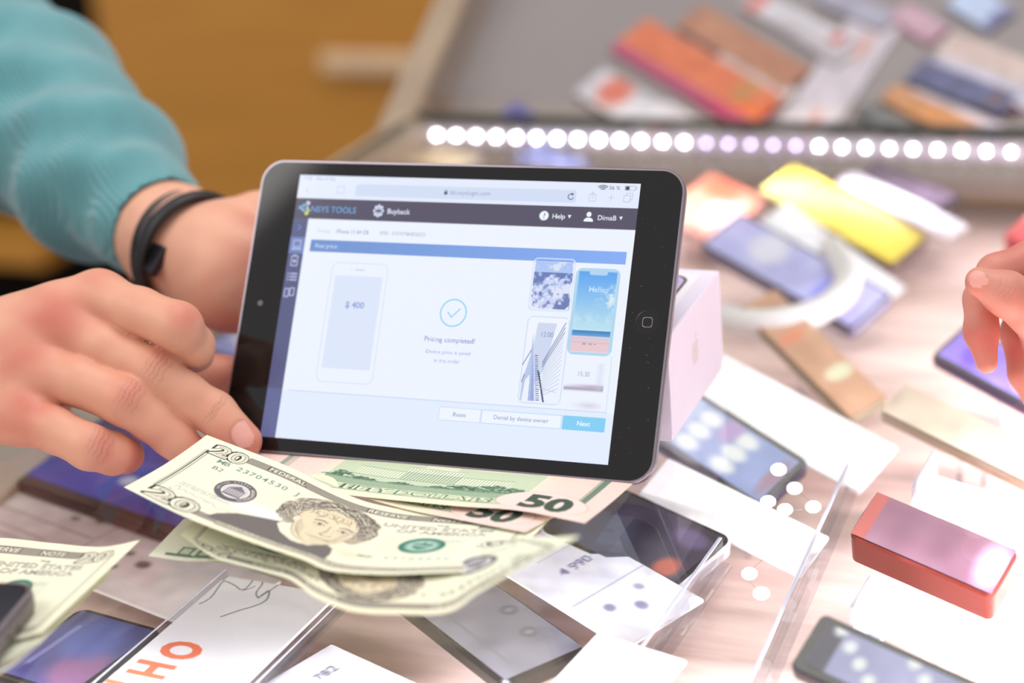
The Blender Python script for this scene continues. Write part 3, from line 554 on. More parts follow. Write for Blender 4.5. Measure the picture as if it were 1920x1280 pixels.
# side icons
IC = (186, 194, 232)
u.line([(3.2, 96.8), (4.4, 95.6), (3.2, 94.4)], .5, (90, 140, 210))
u.rline(2.0, 86.6, 5.6, 89.6, .3, .5, IC); u.line([(1.6, 85.6), (6, 85.6)], .7, IC)
u.rline(2.2, 77.9, 5.2, 82.3, .3, .5, IC); u.ell(3.7, 80, .8, .8, IC); u.rect(3, 82, 4.4, 83, IC)
for k in range(3): u.line([(2.9, 71.4+1.4*k), (5.9, 71.4+1.4*k)], .7, IC); u.ell(1.7, 71.4+1.4*k, .4, .4, IC)
u.rline(1.2, 63.6, 3.2, 67.2, .3, .5, IC); u.rline(3.8, 64.2, 5.8, 67.6, .3, .5, IC)
u.text('Pricing:', 13.0, 93.6, 1.5, (200, 206, 234), align='l'); u.text('iPhone 11 64 GB', 22.2, 93.6, 1.7, (150, 158, 196), align='l', bold=.01, xs=.92); u.text('IMEI:  374747484838323', 43.5, 93.6, 1.6, (168, 176, 212), align='l', xs=.93)
G(10.5, 84.8, 147.2, 5.4, (108, 146, 208), (132, 172, 246), True); u.text('Final price', 12.8, 86.6, 1.8, (208, 220, 250), align='l', bold=.01)
# outline phone with the price
u.rline(22.9, 26.5, 50.0, 80.2, 3.2, .28, (206, 220, 240)); u.rect(24.9, 32.6, 48.0, 74.4, (221, 231, 251)); u.line([(34.5, 77.2), (38.5, 77.2)], .6, (200, 214, 238)); u.ell(32.4, 77.2, .3, .3, (200, 214, 238))
u.text('$ 400', 36.4, 60.0, 2.7, (146, 164, 220), bold=.02)
u.ring(83.4, 60.2, 5.9, 5.9, .55, (128, 206, 240)); u.line([(80.9, 60.4), (82.7, 58.2), (86.3, 62.1)], .5, (128, 206, 240))
u.text('Pricing completed!', 83.3, 47.2, 2.15, (120, 140, 198), xs=1.0); u.text('Device price is saved', 83.4, 42.0, 1.6, (160, 176, 222), xs=1.04); u.text('in the order', 83.4, 38.2, 1.6, (160, 176, 222), xs=1.04)
u.line([(10.2, 21.6), (157.2, 21.6)], .28, (186, 206, 240))
u.rect(7.5, 0, 160.5, 21.4, (228, 238, 255))
u.rect(83.0, 13.3, 102.1, 19.2, (196, 214, 244)); u.rect(83.25, 13.55, 101.85, 18.95, (240, 246, 255)); u.text('Reset', 92.5, 15.4, 1.8, (128, 148, 204))
u.rect(102.4, 13.3, 138.1, 19.2, (170, 208, 246)); u.rect(102.65, 13.55, 137.85, 18.95, (240, 246, 255)); u.text('Denial by device owner', 120.2, 15.5, 1.75, (128, 148, 204), xs=1.0)
u.rect(138.6, 13.3, 157.1, 19.3, (128, 206, 244)); u.text('Next', 147.8, 15.4, 1.9, (246, 252, 255), bold=.015)
# cloud picture
u.rline(117.2, 63.4, 135.8, 86, 2, .5, (214, 228, 248))
G(118.0, 64.2, 17.0, 20.4, (196, 206, 240), (170, 196, 246))
b = u.sub(118.0, 135.0, 64.2, 84.6); sh = (b[3]-b[2], b[1]-b[0])
N1 = (u.noise(1, 26)*.6+u.noise(1, 11)*.4+u.noise(1, 5)*.25)[:sh[0], :sh[1]]
u.put(b, np.clip((N1+.1)*1.6, 0, 1)*.8*(b[5] < 80), (84, 104, 164)); u.put(b, np.clip((-N1-.1)*1.6, 0, 1)*.75, (238, 238, 252))
u.poly([(118, 64.2), (119.6, 64.2), (118, 65.8)], (238, 244, 255)); u.poly([(135, 64.2), (133.4, 64.2), (135, 65.8)], (238, 244, 255))
# hello phone: sky, sea, sand
u.rrect(136.6, 45.2, 156.2, 82.6, 3.0, (176, 214, 240))
G(138, 55.6, 16.8, 25.6, (186, 226, 240), (92, 164, 240)); G(138, 53.2, 16.8, 2.5, (96, 170, 214), (52, 118, 196)); u.rect(138, 46.4, 154.8, 53.3, (232, 200, 208)); u.rect(138, 51.9, 154.8, 52.6, (196, 206, 230)); u.rect(138, 50.4, 154.8, 50.9, (220, 190, 204))
b = u.sub(138, 154.8, 56, 76); sh = (b[3]-b[2], b[1]-b[0]); N1 = (u.noise(1, 18)*.6+u.noise(1, 6)*.5)[:sh[0], :sh[1]]
msk = np.exp(-(((b[4]-153)/4.5)**2+((b[5]-70)/5.5)**2)); u.put(b, np.clip(N1*.9+.25, 0, 1)*msk, (226, 240, 246)); u.put(b, np.exp(-((b[5]-60.5)/2.6)**2)*.35*np.clip(N1+.6, 0, 1), (226, 240, 246))
u.rrect(142.6, 79.7, 150.6, 81.9, .9, (176, 214, 240)); u.text('Hello', 146.6, 72.4, 2.2, (240, 248, 255))
for k, x in enumerate((143.4, 144.2, 146.2, 147.1, 148.6)): u.ell(x, 50.0, .22, .45-.05*k, (110, 110, 130))
# bridge picture
u.rline(117.8, 23.4, 136.4, 60.6, 2.6, .45, (206, 222, 244)); G(118.4, 24.0, 17.4, 36, (236, 242, 255), (240, 245, 255))
u.poly([(122.5, 58), (131.0, 58), (127.6, 38), (123.5, 30), (121.3, 45)], (206, 216, 240)); u.text('12:00', 127.0, 52.0, 2.1, (130, 142, 186), xs=.86)
for k in range(15):
    y = 58.4-2.0*k; u.line([(134.8, y), (126.6+.10*k, 41.0-1.0*k)], .22 if k > 2 else .36, (172, 188, 218) if k > 2 else (120, 134, 172), .9)
u.poly([(121.0, 53), (121.9, 45), (125.0, 24.4), (122.2, 24.4)], (150, 168, 222)); u.poly([(121.0, 53), (121.0, 44), (118.6, 33), (118.6, 24.4), (119.2, 24.4), (119.9, 33), (121.6, 35.5), (122.6, 24.4), (123.2, 24.4), (122.4, 40)], (178, 194, 232), .9)
u.line([(121.0, 46), (117.9, 39.5)], .35, (110, 124, 160)); u.line([(119.2, 35.5), (118.4, 32.2)], .35, (110, 124, 160))
for k in range(22): u.rect(122.9+.12*k, 44-.9*k, 124.2+.14*k, 43.6-.9*k, (84, 98, 160), .8)
for k in range(9): u.line([(125.2+.42*k, 37-1.45*k), (125.7+.42*k, 36-1.45*k)], .7, (60, 72, 110))
u.line([(124.4, 30.6), (134, 28.6)], .3, (190, 202, 228))
# 15:30 picture
u.line([(156.6, 45.2), (156.8, 22)], .25, (200, 218, 240)); u.line([(138, 46.6), (155.6, 46.6)], .2, (226, 234, 250)); u.text('15:30', 145.2, 36.2, 2.0, (160, 168, 200), xs=.86)
b = u.sub(137.4, 154.4, 22, 42); u.put(b, np.exp(-((b[5]-30.9)/.75)**2)*.7, (140, 124, 160)); u.put(b, np.exp(-((b[5]-32.0)/.8)**2)*np.clip((b[4]-137)/12, 0, 1)*.8, (184, 158, 186)); u.put(b, np.exp(-((b[5]-24)/1.4)**2-((b[4]-149)/5)**2)*.3, (170, 150, 190)); u.put(b, np.exp(-((b[4]-152.5)/1.4)**2)*(b[5] > 30)*.35, (200, 206, 232))
su = printed('screen', u, flat(160.5, 120.4, 0.16, -80.25, 7.1), SCREEN, tb, smooth=False)
su['label'] = 'bright white screen showing a price page'

# ------------------------------------------------------------------ the white phone box behind the tablet
bxo = thing('phone_box', 'white cardboard phone box behind the tablet with a phone pictured on its lid', 'box', (63.1636+4.5*.37, 693.294+4.5*.93, 0.2), (math.cos(1.163160), math.sin(1.163160), 0), ZA)
BW, BH, BD = 81.55, 48.7, 158
box('lower_tray', .7, BW-.7, .7, BD-.7, 0, 6.0, mat('box_white', (232, 225, 242), 0.55, var=0.01), bxo, .5)
box('lid', 0, BW, 0, BD, 3.6, BH, MATS['box_white'], bxo, .6)
pc = Canvas(BW-12, BD-14, 2, (238, 234, 240), 2)
pc.rrect(3, 4, BW-15, BD-18, 8, (84, 76, 70)); pc.rrect(4.4, 5.4, BW-16.4, BD-19.4, 7, (196, 184, 222)); pc.rrect(6, 7, BW-18, BD-21, 6, (172, 160, 214)); pc.ell(30, 70, 26, 40, (210, 200, 240), soft=.6)
printed('lid_picture', pc, flat(BW-12, BD-14, BH+.08, 6, 7), PRINT, bxo)
# silver fruit mark on the short side
v = []; f = []
cx_, cz_ = BW*.47, 26.0
body_ = [(0, 5.0), (1.4, 5.6), (3.2, 5.6), (4.6, 4.4), (3.9, 2.6), (4.1, .6), (5.0, -.6), (3.9, -3.2), (2.4, -4.9), (.9, -4.6), (0, -4.3), (-.9, -4.6), (-2.4, -4.9), (-4.2, -2.9), (-5.0, 0), (-4.6, 3.2), (-3.0, 5.4), (-1.4, 5.6)]
for x, z in body_: v.append((cx_+x, -.06, cz_+z))
f.append(tuple(range(len(body_)))); b0 = len(v)
for x, z in ((.1, 6.2), (.3, 7.8), (1.6, 9.4), (2.2, 9.5), (2.0, 7.8), (.9, 6.4)): v.append((cx_+x, -.06, cz_+z))
f.append(tuple(range(b0, b0+6)))
mesh('fruit_mark', v, f, mat('pale_silver', (208, 200, 208), 0.3, .3), bxo)

# ------------------------------------------------------------------ banknotes
INKD = (70, 66, 70); INKM = (120, 114, 110); GRN = (96, 134, 116)
def guilloche(c, x0, y0, x1, y1, base=(164, 158, 144)):
    c.rect(x0, y0, x1, y1, base)
    for k in range(int((x1-x0)/.55)):
        x = x0+.55*k; c.line([(x, y0+.3), (x+.5*(y1-y0)*.4, y1-.3)], .16, (106, 102, 100), .8)
    c.rect(x0, y1-.35, x1, y1, INKM); c.rect(x0, y0, x1, y0+.35, INKM)
def big20(c, x, y, h, rot=0.0, s='20', xs=1.45):
    for off, col in ((.09, INKD), (.045, (232, 230, 206)), (-.012, INKM), (-.03, (236, 234, 212))): c.text(s, x, y, h, col, bold=off, xs=xs, rot=rot)
def note20(res, seed=0):
    c = Canvas(156, 66, res, (238, 236, 208), 2)
    b = c.sub(0, 156, 0, 66)
    c.put(b, np.exp(-((b[4]-18)/26)**2)*.55, (228, 236, 212)); c.put(b, np.exp(-((b[4]-78)/26)**2)*.6, (248, 236, 204)); c.put(b, np.exp(-((b[4]-128)/24)**2)*.5, (228, 234, 212))
    # fine wavy ground lines and the pale eagle behind the seal
    for k in range(26): c.curve([(x, 14+1.5*k+1.2*math.sin(x/7+k*.5)) for x in range(10, 150, 7)], .12, (206, 210, 196), .5, 60)
    for k in range(9): c.ring(34, 36, 16+1.1*k, 11+.9*k, .14, (196, 200, 196), .6)
    c.ell(52, 26, 14, 5, (222, 228, 236), .7, .1, .5)
    # frame
    c.line([(7.6, 13), (7.6, 55)], .9, (120, 116, 112)); c.line([(8.9, 13), (8.9, 55)], .3, INKD); c.line([(6.6, 13), (6.6, 55)], .25, INKM)
    c.line([(148.6, 6), (148.6, 58)], .5, INKM); c.line([(149.8, 6), (149.8, 58)], .25, INKM)
    guilloche(c, 26, 56.6, 133, 61.4); guilloche(c, 26, 4.6, 44, 9.0); c.rect(44, 3.6, 149, 8.6, (178, 172, 156)); 
    for k in range(180): c.line([(44+.58*k, 3.8), (44+.58*k, 4.9)], .14, INKD, .6)
    for s_, x in (('FEDERAL', 46), ('RESERVE', 93), ('NOTE', 118)):
        c.text(s_, x, 57.6, 2.9, (92, 88, 86), bold=.05, xs=1.15); c.text(s_, x, 57.7, 2.7, (238, 234, 212), bold=.012, xs=1.16)
    for k in range(3): c.text('TWENTY DOLLARS', 64+35*k, 4.9, 2.5, (92, 88, 86), bold=.05, xs=.98); c.text('TWENTY DOLLARS', 64+35*k, 5.0, 2.3, (238, 234, 212), bold=.01, xs=1.06)
    big20(c, 17.5, 53.6, 8.0); big20(c, 21, 3.6, 9.4, xs=1.75); big20(c, 140.5, 54.4, 6.8)
    c.rect(146, 4, 152, 10, (232, 232, 210), .0)
    # numbers
    for s_, x, y, h in (('MB 23704530 J', 37, 48.6, 3.1), ('MB 23704530 J', 120, 17.6, 2.6)):
        for k, ch in enumerate(s_): c.text(ch, x-19.5+3.2*k, y-.00*k, h, (112, 140, 130), bold=.012, xs=1.15)
    c.text('B2', 19.5, 42.8, 2.8, (104, 100, 110), xs=1.3); c.text('B2', 14.0, 15.2, 1.1, (104, 100, 110))
    # reserve seal
    c.ring(35.5, 33.4, 7.6, 7.6, 2.3, (104, 98, 108)); c.ring(35.5, 33.4, 8.9, 8.9, .25, INKD); c.ring(35.5, 33.4, 6.3, 6.3, .3, INKD)
    c.arctext('UNITED STATES FEDERAL', 35.5, 33.4, 7.0, 1.2, (232, 228, 214), 200, 11); c.arctext('RESERVE SYSTEM', 35.5, 33.4, -8.0, 1.2, (232, 228, 214), 130, -7.4)
    c.ell(35.5, 33.4, 5.6, 5.6, (206, 202, 204)); c.poly([(31.2, 34.6), (35.5, 38.4), (39.8, 34.6)], (120, 114, 124))
    for k in range(7): c.line([(31.9+1.2*k, 30), (31.9+1.2*k, 34.4)], .5, (100, 94, 108))
    c.rect(31.2, 29, 39.8, 30, (110, 104, 116))
    for k, s_ in enumerate(('THIS NOTE IS LEGAL TENDER', 'FOR ALL DEBTS, PUBLIC AND PRIVATE')): c.text(s_, 14, 23.6-1.7*k, 1.0, (120, 114, 124), align='l')
    c.curve([(14, 18), (16, 20.6), (17, 17.4), (19, 19.4), (21, 17.6), (23, 18.9), (26, 17.4), (28, 18.6), (33, 17.4)], .22, (110, 104, 140)); c.curve([(30, 16.4), (34, 18), (37, 15.8), (42, 16.8), (46, 15.6)], .22, (110, 104, 140))
    c.text('Treasurer of the United States', 14, 14.6, .8, (150, 146, 150), align='l')
    # united states of america, seal
    for k, (s_, y, x) in enumerate((('THE', 53.4, 118), ('UNITED STATES', 49.4, 117), ('OF AMERICA', 45.2, 120))):
        h = (1.3, 2.9, 2.9)[k]; c.text(s_, x+.35, y-.35, h, (96, 92, 96), bold=.03, xs=1.45, shear=-.12)
        if k: c.text(s_, x, y, h, (214, 208, 196), bold=-.005, xs=1.45, shear=-.12)
    for k in range(26): c.line([(102+1.2*k, 26), (102+1.2*k, 41)], .2, (140, 150, 146), .6)
    c.ell(118, 33, 8.4, 8.0, (120, 160, 146)); c.ring(118, 33, 7.4, 7.0, 1.5, (66, 124, 108)); c.ring(118, 33, 8.4, 8.0, .4, (70, 120, 104)); c.ell(118, 33, 5.6, 5.2, (168, 196, 180))
    c.poly([(114, 35.6), (122, 35.6), (121, 31), (118, 28.6), (115, 31)], (90, 142, 124)); c.line([(114.6, 34), (121.4, 32)], .7, (200, 214, 200)); c.line([(118, 37), (118, 35)], .8, (80, 130, 110))
    c.text('TWENTY', 124, 37.4, 2.2, (128, 150, 140), .7)
    c.curve([(108, 12.6), (111, 14.4), (113, 12), (117, 13.8), (120, 12.4), (124, 13.2)], .22, (150, 146, 160)); c.rect(128, 12.4, 142, 13.2, (190, 200, 184))
    # small faint eagle at the right of the portrait
    for k in range(9): c.line([(92+1.1*k, 19.6-abs(4-k)*.45), (91.4+1.2*k, 14.6+abs(4-k)*.7)], .5, (196, 190, 160), .9)
    c.curve([(89, 17), (92, 20), (97, 20.6), (102, 19), (104, 16.4)], .5, (186, 180, 150))
    # portrait: coat, collar, face, hair as engraved lines
    coat = [(38, 7.2), (40, 12.5), (46, 18.4), (54, 22.0), (60, 24.6), (63.5, 26), (66, 19), (72, 13.5), (80, 14), (84.5, 20), (88.4, 18.4), (90.4, 13), (90.6, 7.2)]
    c.poly(coat, (136, 130, 124)); c.poly(coat, (98, 93, 92), .75, (2.2, .55, .55)); c.poly(coat, (90, 86, 86), .45, (.9, .5, .4))
    c.poly([(62.8, 27.4), (61.4, 23), (66, 17.2), (73, 13.2), (78, 13.0), (72, 16.6), (67.4, 22), (65.4, 28)], (236, 230, 208)); c.line([(62.8, 27.4), (61.4, 23), (66, 17.2), (73, 13.2), (78, 13)], .3, INKD)
    hair = catmull([(61, 30), (57.6, 36), (57.2, 42), (60, 47.6), (64, 51.6), (70, 54.4), (77, 55.4), (84, 54), (90, 50), (94, 44.6), (96, 39), (94.6, 35.6), (92, 34.8), (90, 31), (86, 30), (66, 28), (61, 30)], 60)
    
    for k in range(26):
        a_ = math.pi*(-.22+1.44*k/25); c.ell(76.5+18.4*math.cos(a_)+rnd.uniform(-1, 1), 39+15.6*math.sin(a_)+rnd.uniform(-.8, .8), 3.2, 2.3, (178, 170, 150), 1, a_+1.2)
    c.poly(hair, (172, 164, 146)); 
    c.poly(hair, (120, 114, 108), .55, (.9, .5, .5))
    face = catmull([(64.6, 36), (65.6, 30), (67.6, 23.6), (71.4, 18.4), (76.6, 15.6), (82, 16.6), (86.4, 21.6), (89.4, 29), (90.2, 36), (89.0, 42.4), (85.4, 47.4), (79, 49.6), (72.4, 49), (67.6, 45.4), (64.8, 40.6), (64.6, 36)], 60)
    c.poly(face, (222, 208, 176))
    rg = random.Random(5)
    for k in range(260):
        a = rg.uniform(-.35, math.pi+.1); r_ = rg.uniform(.74, 1.16)
        cx, cy = 76.5, 38; rx, ry = 17.6*r_, 15.4*r_
        P = []
        for j in range(5):
            aa = a+.11*j; P.append((cx+rx*math.cos(aa)*(1+.06*math.sin(k+j*2)), cy+ry*math.sin(aa)*(1+.09*math.sin(k*1.7+j*1.5))))
        c.curve(P, .34, ((84, 78, 78), (120, 112, 104), (218, 210, 184))[k % 3], .85, 12)
    for cx, cy, s_ in ((61, 36, 1), (60.4, 31.8, 1), (92.6, 40, -1), (93.2, 36.6, -1), (91.6, 45, -1), (62, 43, 1)):
        for q in range(4): c.curve([(cx+s_*(2.6-q*.5)*math.cos(a), cy+(2.4-q*.5)*math.sin(a)) for a in np.linspace(0, 4.4, 8)], .28, (104, 98, 98) if q % 2 else (214, 208, 186), .9, 16)
    c.poly(catmull([(66, 36), (66.6, 30), (68.6, 24.2), (72.2, 19.2), (77, 16.6), (81.6, 17.4), (85.6, 22), (88.4, 29), (89.2, 36), (88.0, 41.6), (85.0, 44.6), (80, 46.2), (76, 44.6), (72.4, 46), (68.6, 43.4), (66.2, 39.6), (66, 36)], 60), (226, 212, 180))
    for k in range(16):
        t_ = k/15; c.curve([(67+20*t_, 46.5-3*abs(t_-.5)), (67.5+20*t_+1.5*math.sin(k*2.3), 43.4-2*abs(t_-.5)), (66.8+20*t_+2.4*math.sin(k), 41.6+1.4*math.sin(k*1.3))], .3, ((90, 84, 84), (150, 142, 128))[k % 2], .8, 10)
    # shading lines of the face
    for k in range(13): c.curve([(66.2+.42*k, 35-.55*k), (67.4+.5*k, 28.4-.8*k), (70.4+.6*k, 21.8-.42*k)], .15, (140, 132, 122), .65-.03*k, 10)
    for k in range(10): c.curve([(70.5+1.7*k, 47.6+.5*math.sin(k)), (71.4+1.66*k, 45.8)], .14, (168, 158, 144), .6, 6)
    for k in range(9): c.curve([(88.6-.3*k, 40-k), (88.2-.5*k, 30-.7*k), (84.8-.4*k, 21.6-.1*k)], .14, (150, 142, 130), .55, 10)
    # brows, eyes, nose, mouth, ear
    for ex, ey, s_ in ((74.2, 35.2, 1), (84.8, 34.4, -1)):
        c.ell(ex, ey, 2.5, 1.15, (206, 196, 176)); c.ell(ex, ey, 1.9, .75, (240, 234, 214)); c.ell(ex+.15, ey, .85, .8, (84, 80, 84)); c.curve([(ex-2.5, ey-.1), (ex, ey+1.2), (ex+2.5, ey)], .35, (86, 82, 84), 1, 10); c.curve([(ex-2.2, ey-.4), (ex, ey-1.2), (ex+2.2, ey-.4)], .2, (130, 122, 114), 1, 10)
        for q in range(4): c.curve([(ex-3.2*s_, ey+2.2+.22*q), (ex, ey+3.3+.22*q), (ex+2.6*s_, ey+2.4+.1*q)], .26, (98, 92, 92), .9, 10)
        c.curve([(ex-2.4, ey-2.2), (ex, ey-2.8), (ex+2.2, ey-2.2)], .18, (160, 150, 138), .8, 8)
    c.curve([(78.9, 36), (79.4, 31), (78.2, 28), (78.0, 27.2), (79.6, 26.4), (81.8, 26.6), (83.0, 27.6)], .32, (110, 102, 98), .95, 16); c.ell(79.2, 26.9, .6, .35, (86, 80, 80)); c.ell(82.4, 26.9, .5, .3, (86, 80, 80)); c.curve([(81.4, 34), (82.2, 30), (83.2, 28)], .2, (170, 160, 146), .9, 8)
    for q in range(4): c.line([(79.4+.25*q, 33-.8*q), (78.8+.25*q, 30-.6*q)], .16, (150, 140, 128), .8)
    c.curve([(75.6, 22.8), (78, 23.5), (80, 23.1), (82.2, 23.5), (84.6, 22.6)], .42, (92, 84, 84), 1, 14); c.curve([(77, 22.0), (80, 21.1), (83.2, 21.9)], .25, (150, 140, 130), 1, 10); c.curve([(77.8, 19.4), (80.2, 18.7), (82.6, 19.3)], .22, (160, 150, 138), 1, 8)
    c.curve([(75.4, 27), (74.2, 24.6), (74.6, 22.4)], .2, (160, 150, 138), .9, 8); c.curve([(85.6, 26.6), (86.6, 24.4), (86.0, 22.2)], .2, (160, 150, 138), .9, 8)
    c.ell(65, 33, 1.6, 2.8, (230, 218, 192)); c.curve([(65.8, 35.6), (64.0, 35.4), (63.6, 32.6), (64.6, 30.4), (65.6, 30.6)], .3, (110, 102, 98), 1, 12)
    c.curve([tuple(p) for p in face[4:40:5]], .3, (110, 102, 98), .8, 60)
    for x in (60, 70): c.text('', x, 10, 1, INKD)
    c.a = c.a*1.0+c.noise(.012)[..., None].astype(np.float32)
    return c
def note50(res):
    c = Canvas(156, 66, res, (238, 230, 198), 2); b = c.sub(0, 156, 0, 66)
    c.put(b, 1/(1+np.exp(-(b[4]-122)/3.5)), (240, 208, 198)); c.put(b, 1/(1+np.exp((b[4]-34)/3.5)), (240, 208, 198)); c.put(b, (b[5] < 9)/(1+np.exp(-(b[4]-108)/3))*.7, (240, 208, 198))
    G1 = (120, 146, 122); G2 = (84, 116, 94); G3 = (170, 190, 160)
    # arched picture of a long columned hall with a low dome, trees left and right
    arch = [(34, 12), (34, 36)]+[(78+44*math.cos(a), 36+18*math.sin(a)) for a in np.linspace(math.pi, 0, 20)]+[(122, 12)]
    c.poly(arch, (206, 216, 186)); c.poly(arch, G3, .8, (1.4, .8, .45))
    c.ell(100, 42, 14, 3, (232, 236, 210), .9, 0, .5); c.ell(58, 44, 12, 2.4, (232, 236, 210), .9, 0, .5)
    c.rect(44, 22, 112, 30, (222, 228, 200)); c.rect(66, 22, 90, 35, (228, 232, 206)); c.poly([(66, 35), (78, 39), (90, 35)], (206, 214, 184)); c.ell(78, 39, 6, 6, (214, 222, 194)); c.rect(71, 35, 85, 39.4, (214, 222, 194)); c.rect(77.4, 44, 78.6, 48, G1)
    for k in range(48): c.line([(44.6+1.42*k, 22.4), (44.6+1.42*k, 29.4)], .35, G1, .9)
    for k in range(17): c.line([(66.8+1.42*k, 22.4), (66.8+1.42*k, 34)], .4, G2, .8)
    for y in (22, 30, 35): c.line([(44 if y < 32 else 66, y), (112 if y < 32 else 90, y)], .4, G1)
    rg = random.Random(9)
    for cx, w_, h_ in ((40, 8, 6), (52, 7, 3), (96, 12, 5), (108, 14, 8), (118, 5, 5), (70, 6, 2), (86, 5, 2)):
        for q in range(int(w_*9)):
            x = cx+rg.gauss(0, w_*.42); y = 17+rg.uniform(0, h_)*max(0, 1-abs(x-cx)/w_)**.5; c.ell(x, y, .9, .6, (G2, G1, (70, 100, 80))[q % 3], .8)
    c.rect(34, 12, 122, 17.5, G1, .7); c.rect(34, 12, 122, 16, G3, .7, (1.2, .6, .5)); 
    # lettering bands
    c.rect(30, 55, 126, 60, (206, 214, 184)); c.text('THE UNITED STATES OF AMERICA', 78, 55.8, 3.2, G2, bold=.03, xs=1.15)
    c.rect(28, 6.0, 124, 11.4, (196, 208, 176)); c.text('FIFTY DOLLARS', 80, 6.6, 4.0, G2, bold=.06, xs=1.6); c.text('FIFTY DOLLARS', 80, 6.9, 3.6, (236, 234, 206), bold=.01, xs=1.72)
    c.line([(28, 11.8), (124, 11.8)], .3, G2); c.line([(28, 5.6), (124, 5.6)], .4, G2)
    for x in (12.2, 13.4, 143.8, 145.2): c.line([(x, 16), (x, 60)], .35, G2)
    c.rect(144.4, 14, 147.4, 60, (110, 134, 116)); c.rect(8.6, 6, 11.4, 60, (150, 160, 146)); c.line([(8, 60.6), (148, 60.6)], .5, G1)
    for k in range(60):
        x, y = rg.uniform(14, 30), rg.uniform(14, 58); c.text('50', x, y, .8, (226, 190, 130), .8)
        x, y = rg.uniform(124, 142), rg.uniform(16, 58); c.text('50', x, y, .8, (226, 190, 130), .8)
    c.ell(132, 12, 19, 10, (242, 212, 203)); c.ring(132, 12, 19, 10, .3, (150, 150, 130), .7); c.rect(124, -1, 152, 5, (242, 212, 203), .9)
    c.text('50', 134, 5.4, 12.4, (72, 88, 76), bold=.05, xs=1.12); c.text('50', 20, 52, 6, (96, 116, 98), bold=.03)
    c.a = c.a*1.0+c.noise(.012)[..., None].astype(np.float32); return c
def sheet(topP, botP, zpow=1.0, bow=0.0):
    top = catmull(topP, 200); bot = catmull(botP, 200)
    def f(U, V_):
        i = U*199; i0 = np.clip(i.astype(int), 0, 198); w = (i-i0)[..., None]
        A = top[i0]*(1-w)+top[i0+1]*w; B = bot[i0]*(1-w)+bot[i0+1]*w; v = V_[..., None]
        P = B*(1-v)+A*v; P[..., 2] = A[..., 2]+(B[..., 2]-A[..., 2])*(1-V_)**zpow+bow*np.sin(math.pi*V_)
        return P
    return f
def across(botP, w=66.0, zt=0.8, skew=0.0):
    """far edge of a note lying flat: the near edge moved straight across"""
    B = np.array(botP, float); d = unit((B[-1]-B[0])*np.array([1, 1, 0])); n = V3(-d[1], d[0], 0)
    T_ = B+n*w+d*skew; T_[:, 2] = zt; return [tuple(p) for p in T_]
def note(label, cv, topP, botP, zpow=1.0, bow=0.0, group=None):
    me = printed('banknote', cv, sheet(topP, botP, zpow, bow), NOTE); return tag(me, label, 'banknote', group)
N20 = note20(5); A20 = N20.final()
N20c = A20[::2, ::2]
note('twenty dollar note lying face up on top, portrait towards the viewer', A20,
     [(-133.4,705.3,20.0), (-97.6,681.6,13.0), (-64.3,660.0,4.0), (-27.4,644.3,2.8), (9.3,635.3,2.4)],
     [(-159.6,652.6,24.0), (-133.4,631.8,19.0), (-106.3,615.1,14.0), (-86.6,605.2,10.0), (-75.3,597.7,8.0), (-55.2,593.0,7.0), (-35.3,590.6,7.0), (-15.4,586.4,8.0)], bow=-1.2)
A50 = note50(4).final()
b50 = [(-121.3,700.7,1.2), (-99.3,685.0,2.0), (-68.0,664.0,5.0), (-29.2,646.7,5.6), (-3.0,637.0,5.8), (21.7,620.3,6.4)]
note('pink ended fifty dollar note, the upper one, its full numeral showing under the tablet', A50, across(b50, 66, .9), b50, 1.7)
b51 = [(-118.6,719.1,1.0), (-95.9,699.3,1.4), (-68.2,666.2,4.4), (-48.8,651.2,3.8), (-25.2,636.1,4.0), (-1.5,621.0,4.4)]
note('pink ended fifty dollar note whose numeral is half hidden by the one above', A50, across(b51, 66, .5), b51, 1.7)
note('curled twenty dollar note lying upside down below the top one', N20c[::-1, ::-1],
     [(-132.6,658.5,5.0), (-100.9,653.0,3.0), (-65.7,636.8,2.0), (-40.1,626.7,2.0), (-19.3,622.7,2.0), (-0.6,602.3,12.0)],
     [(-137.2,636.3,9.0), (-123.3,620.0,7.0), (-115.2,614.8,6.0), (-101.8,607.9,4.5), (-91.1,600.7,4.0), (-80.6,585.7,4.0), (-66.3,571.5,5.0), (-50.5,566.9,5.0), (-31.5,561.3,7.0), (-19.2,561.4,14.0), (-1.4,553.1,28.0), (17.7,548.2,40.0)])
bk = Canvas(156, 66, 2.5, (222, 224, 204), 2); bk.rect(8, 6, 148, 10, (96, 116, 96)); bk.rect(24, 8, 132, 52, (176, 190, 166))
for k in range(12): bk.rect(14+11*k, 8, 22+11*k, 22, (110, 132, 112)); bk.rect(15.4+11*k, 11, 20.6+11*k, 20, (196, 206, 184))
b4 = [(-150.7,635.0,1.5), (-135.8,629.3,1.0), (-115.3,623.8,0.8), (-80.9,608.3,0.8), (-47.8,589.4,0.8)]
note('greenish back of a note peeping out at the left under the curled twenty', bk, [(-140.4,664.3,1.8), (-109.7,651.9,0.8), (-74.2,636.2,0.8), (-40.2,621.0,0.8), (-19.5,612.9,0.8)], b4)
note('twenty dollar note at the left edge with the small phone on top', A20, 
     [(-303.3,649.9,2.0), (-268.8,656.8,2.0), (-237.9,663.8,2.0), (-215.1,660.4,2.5), (-191.2,650.5,3.0), (-169.0,637.7,6.0), (-151.7,630.9,11.0)],
     [(-321.4,577.7,2.0), (-274.2,577.1,2.0), (-235.9,579.8,2.0), (-210.1,578.8,2.2), (-192.0,577.1,2.5), (-180.5,578.9,3.4)])
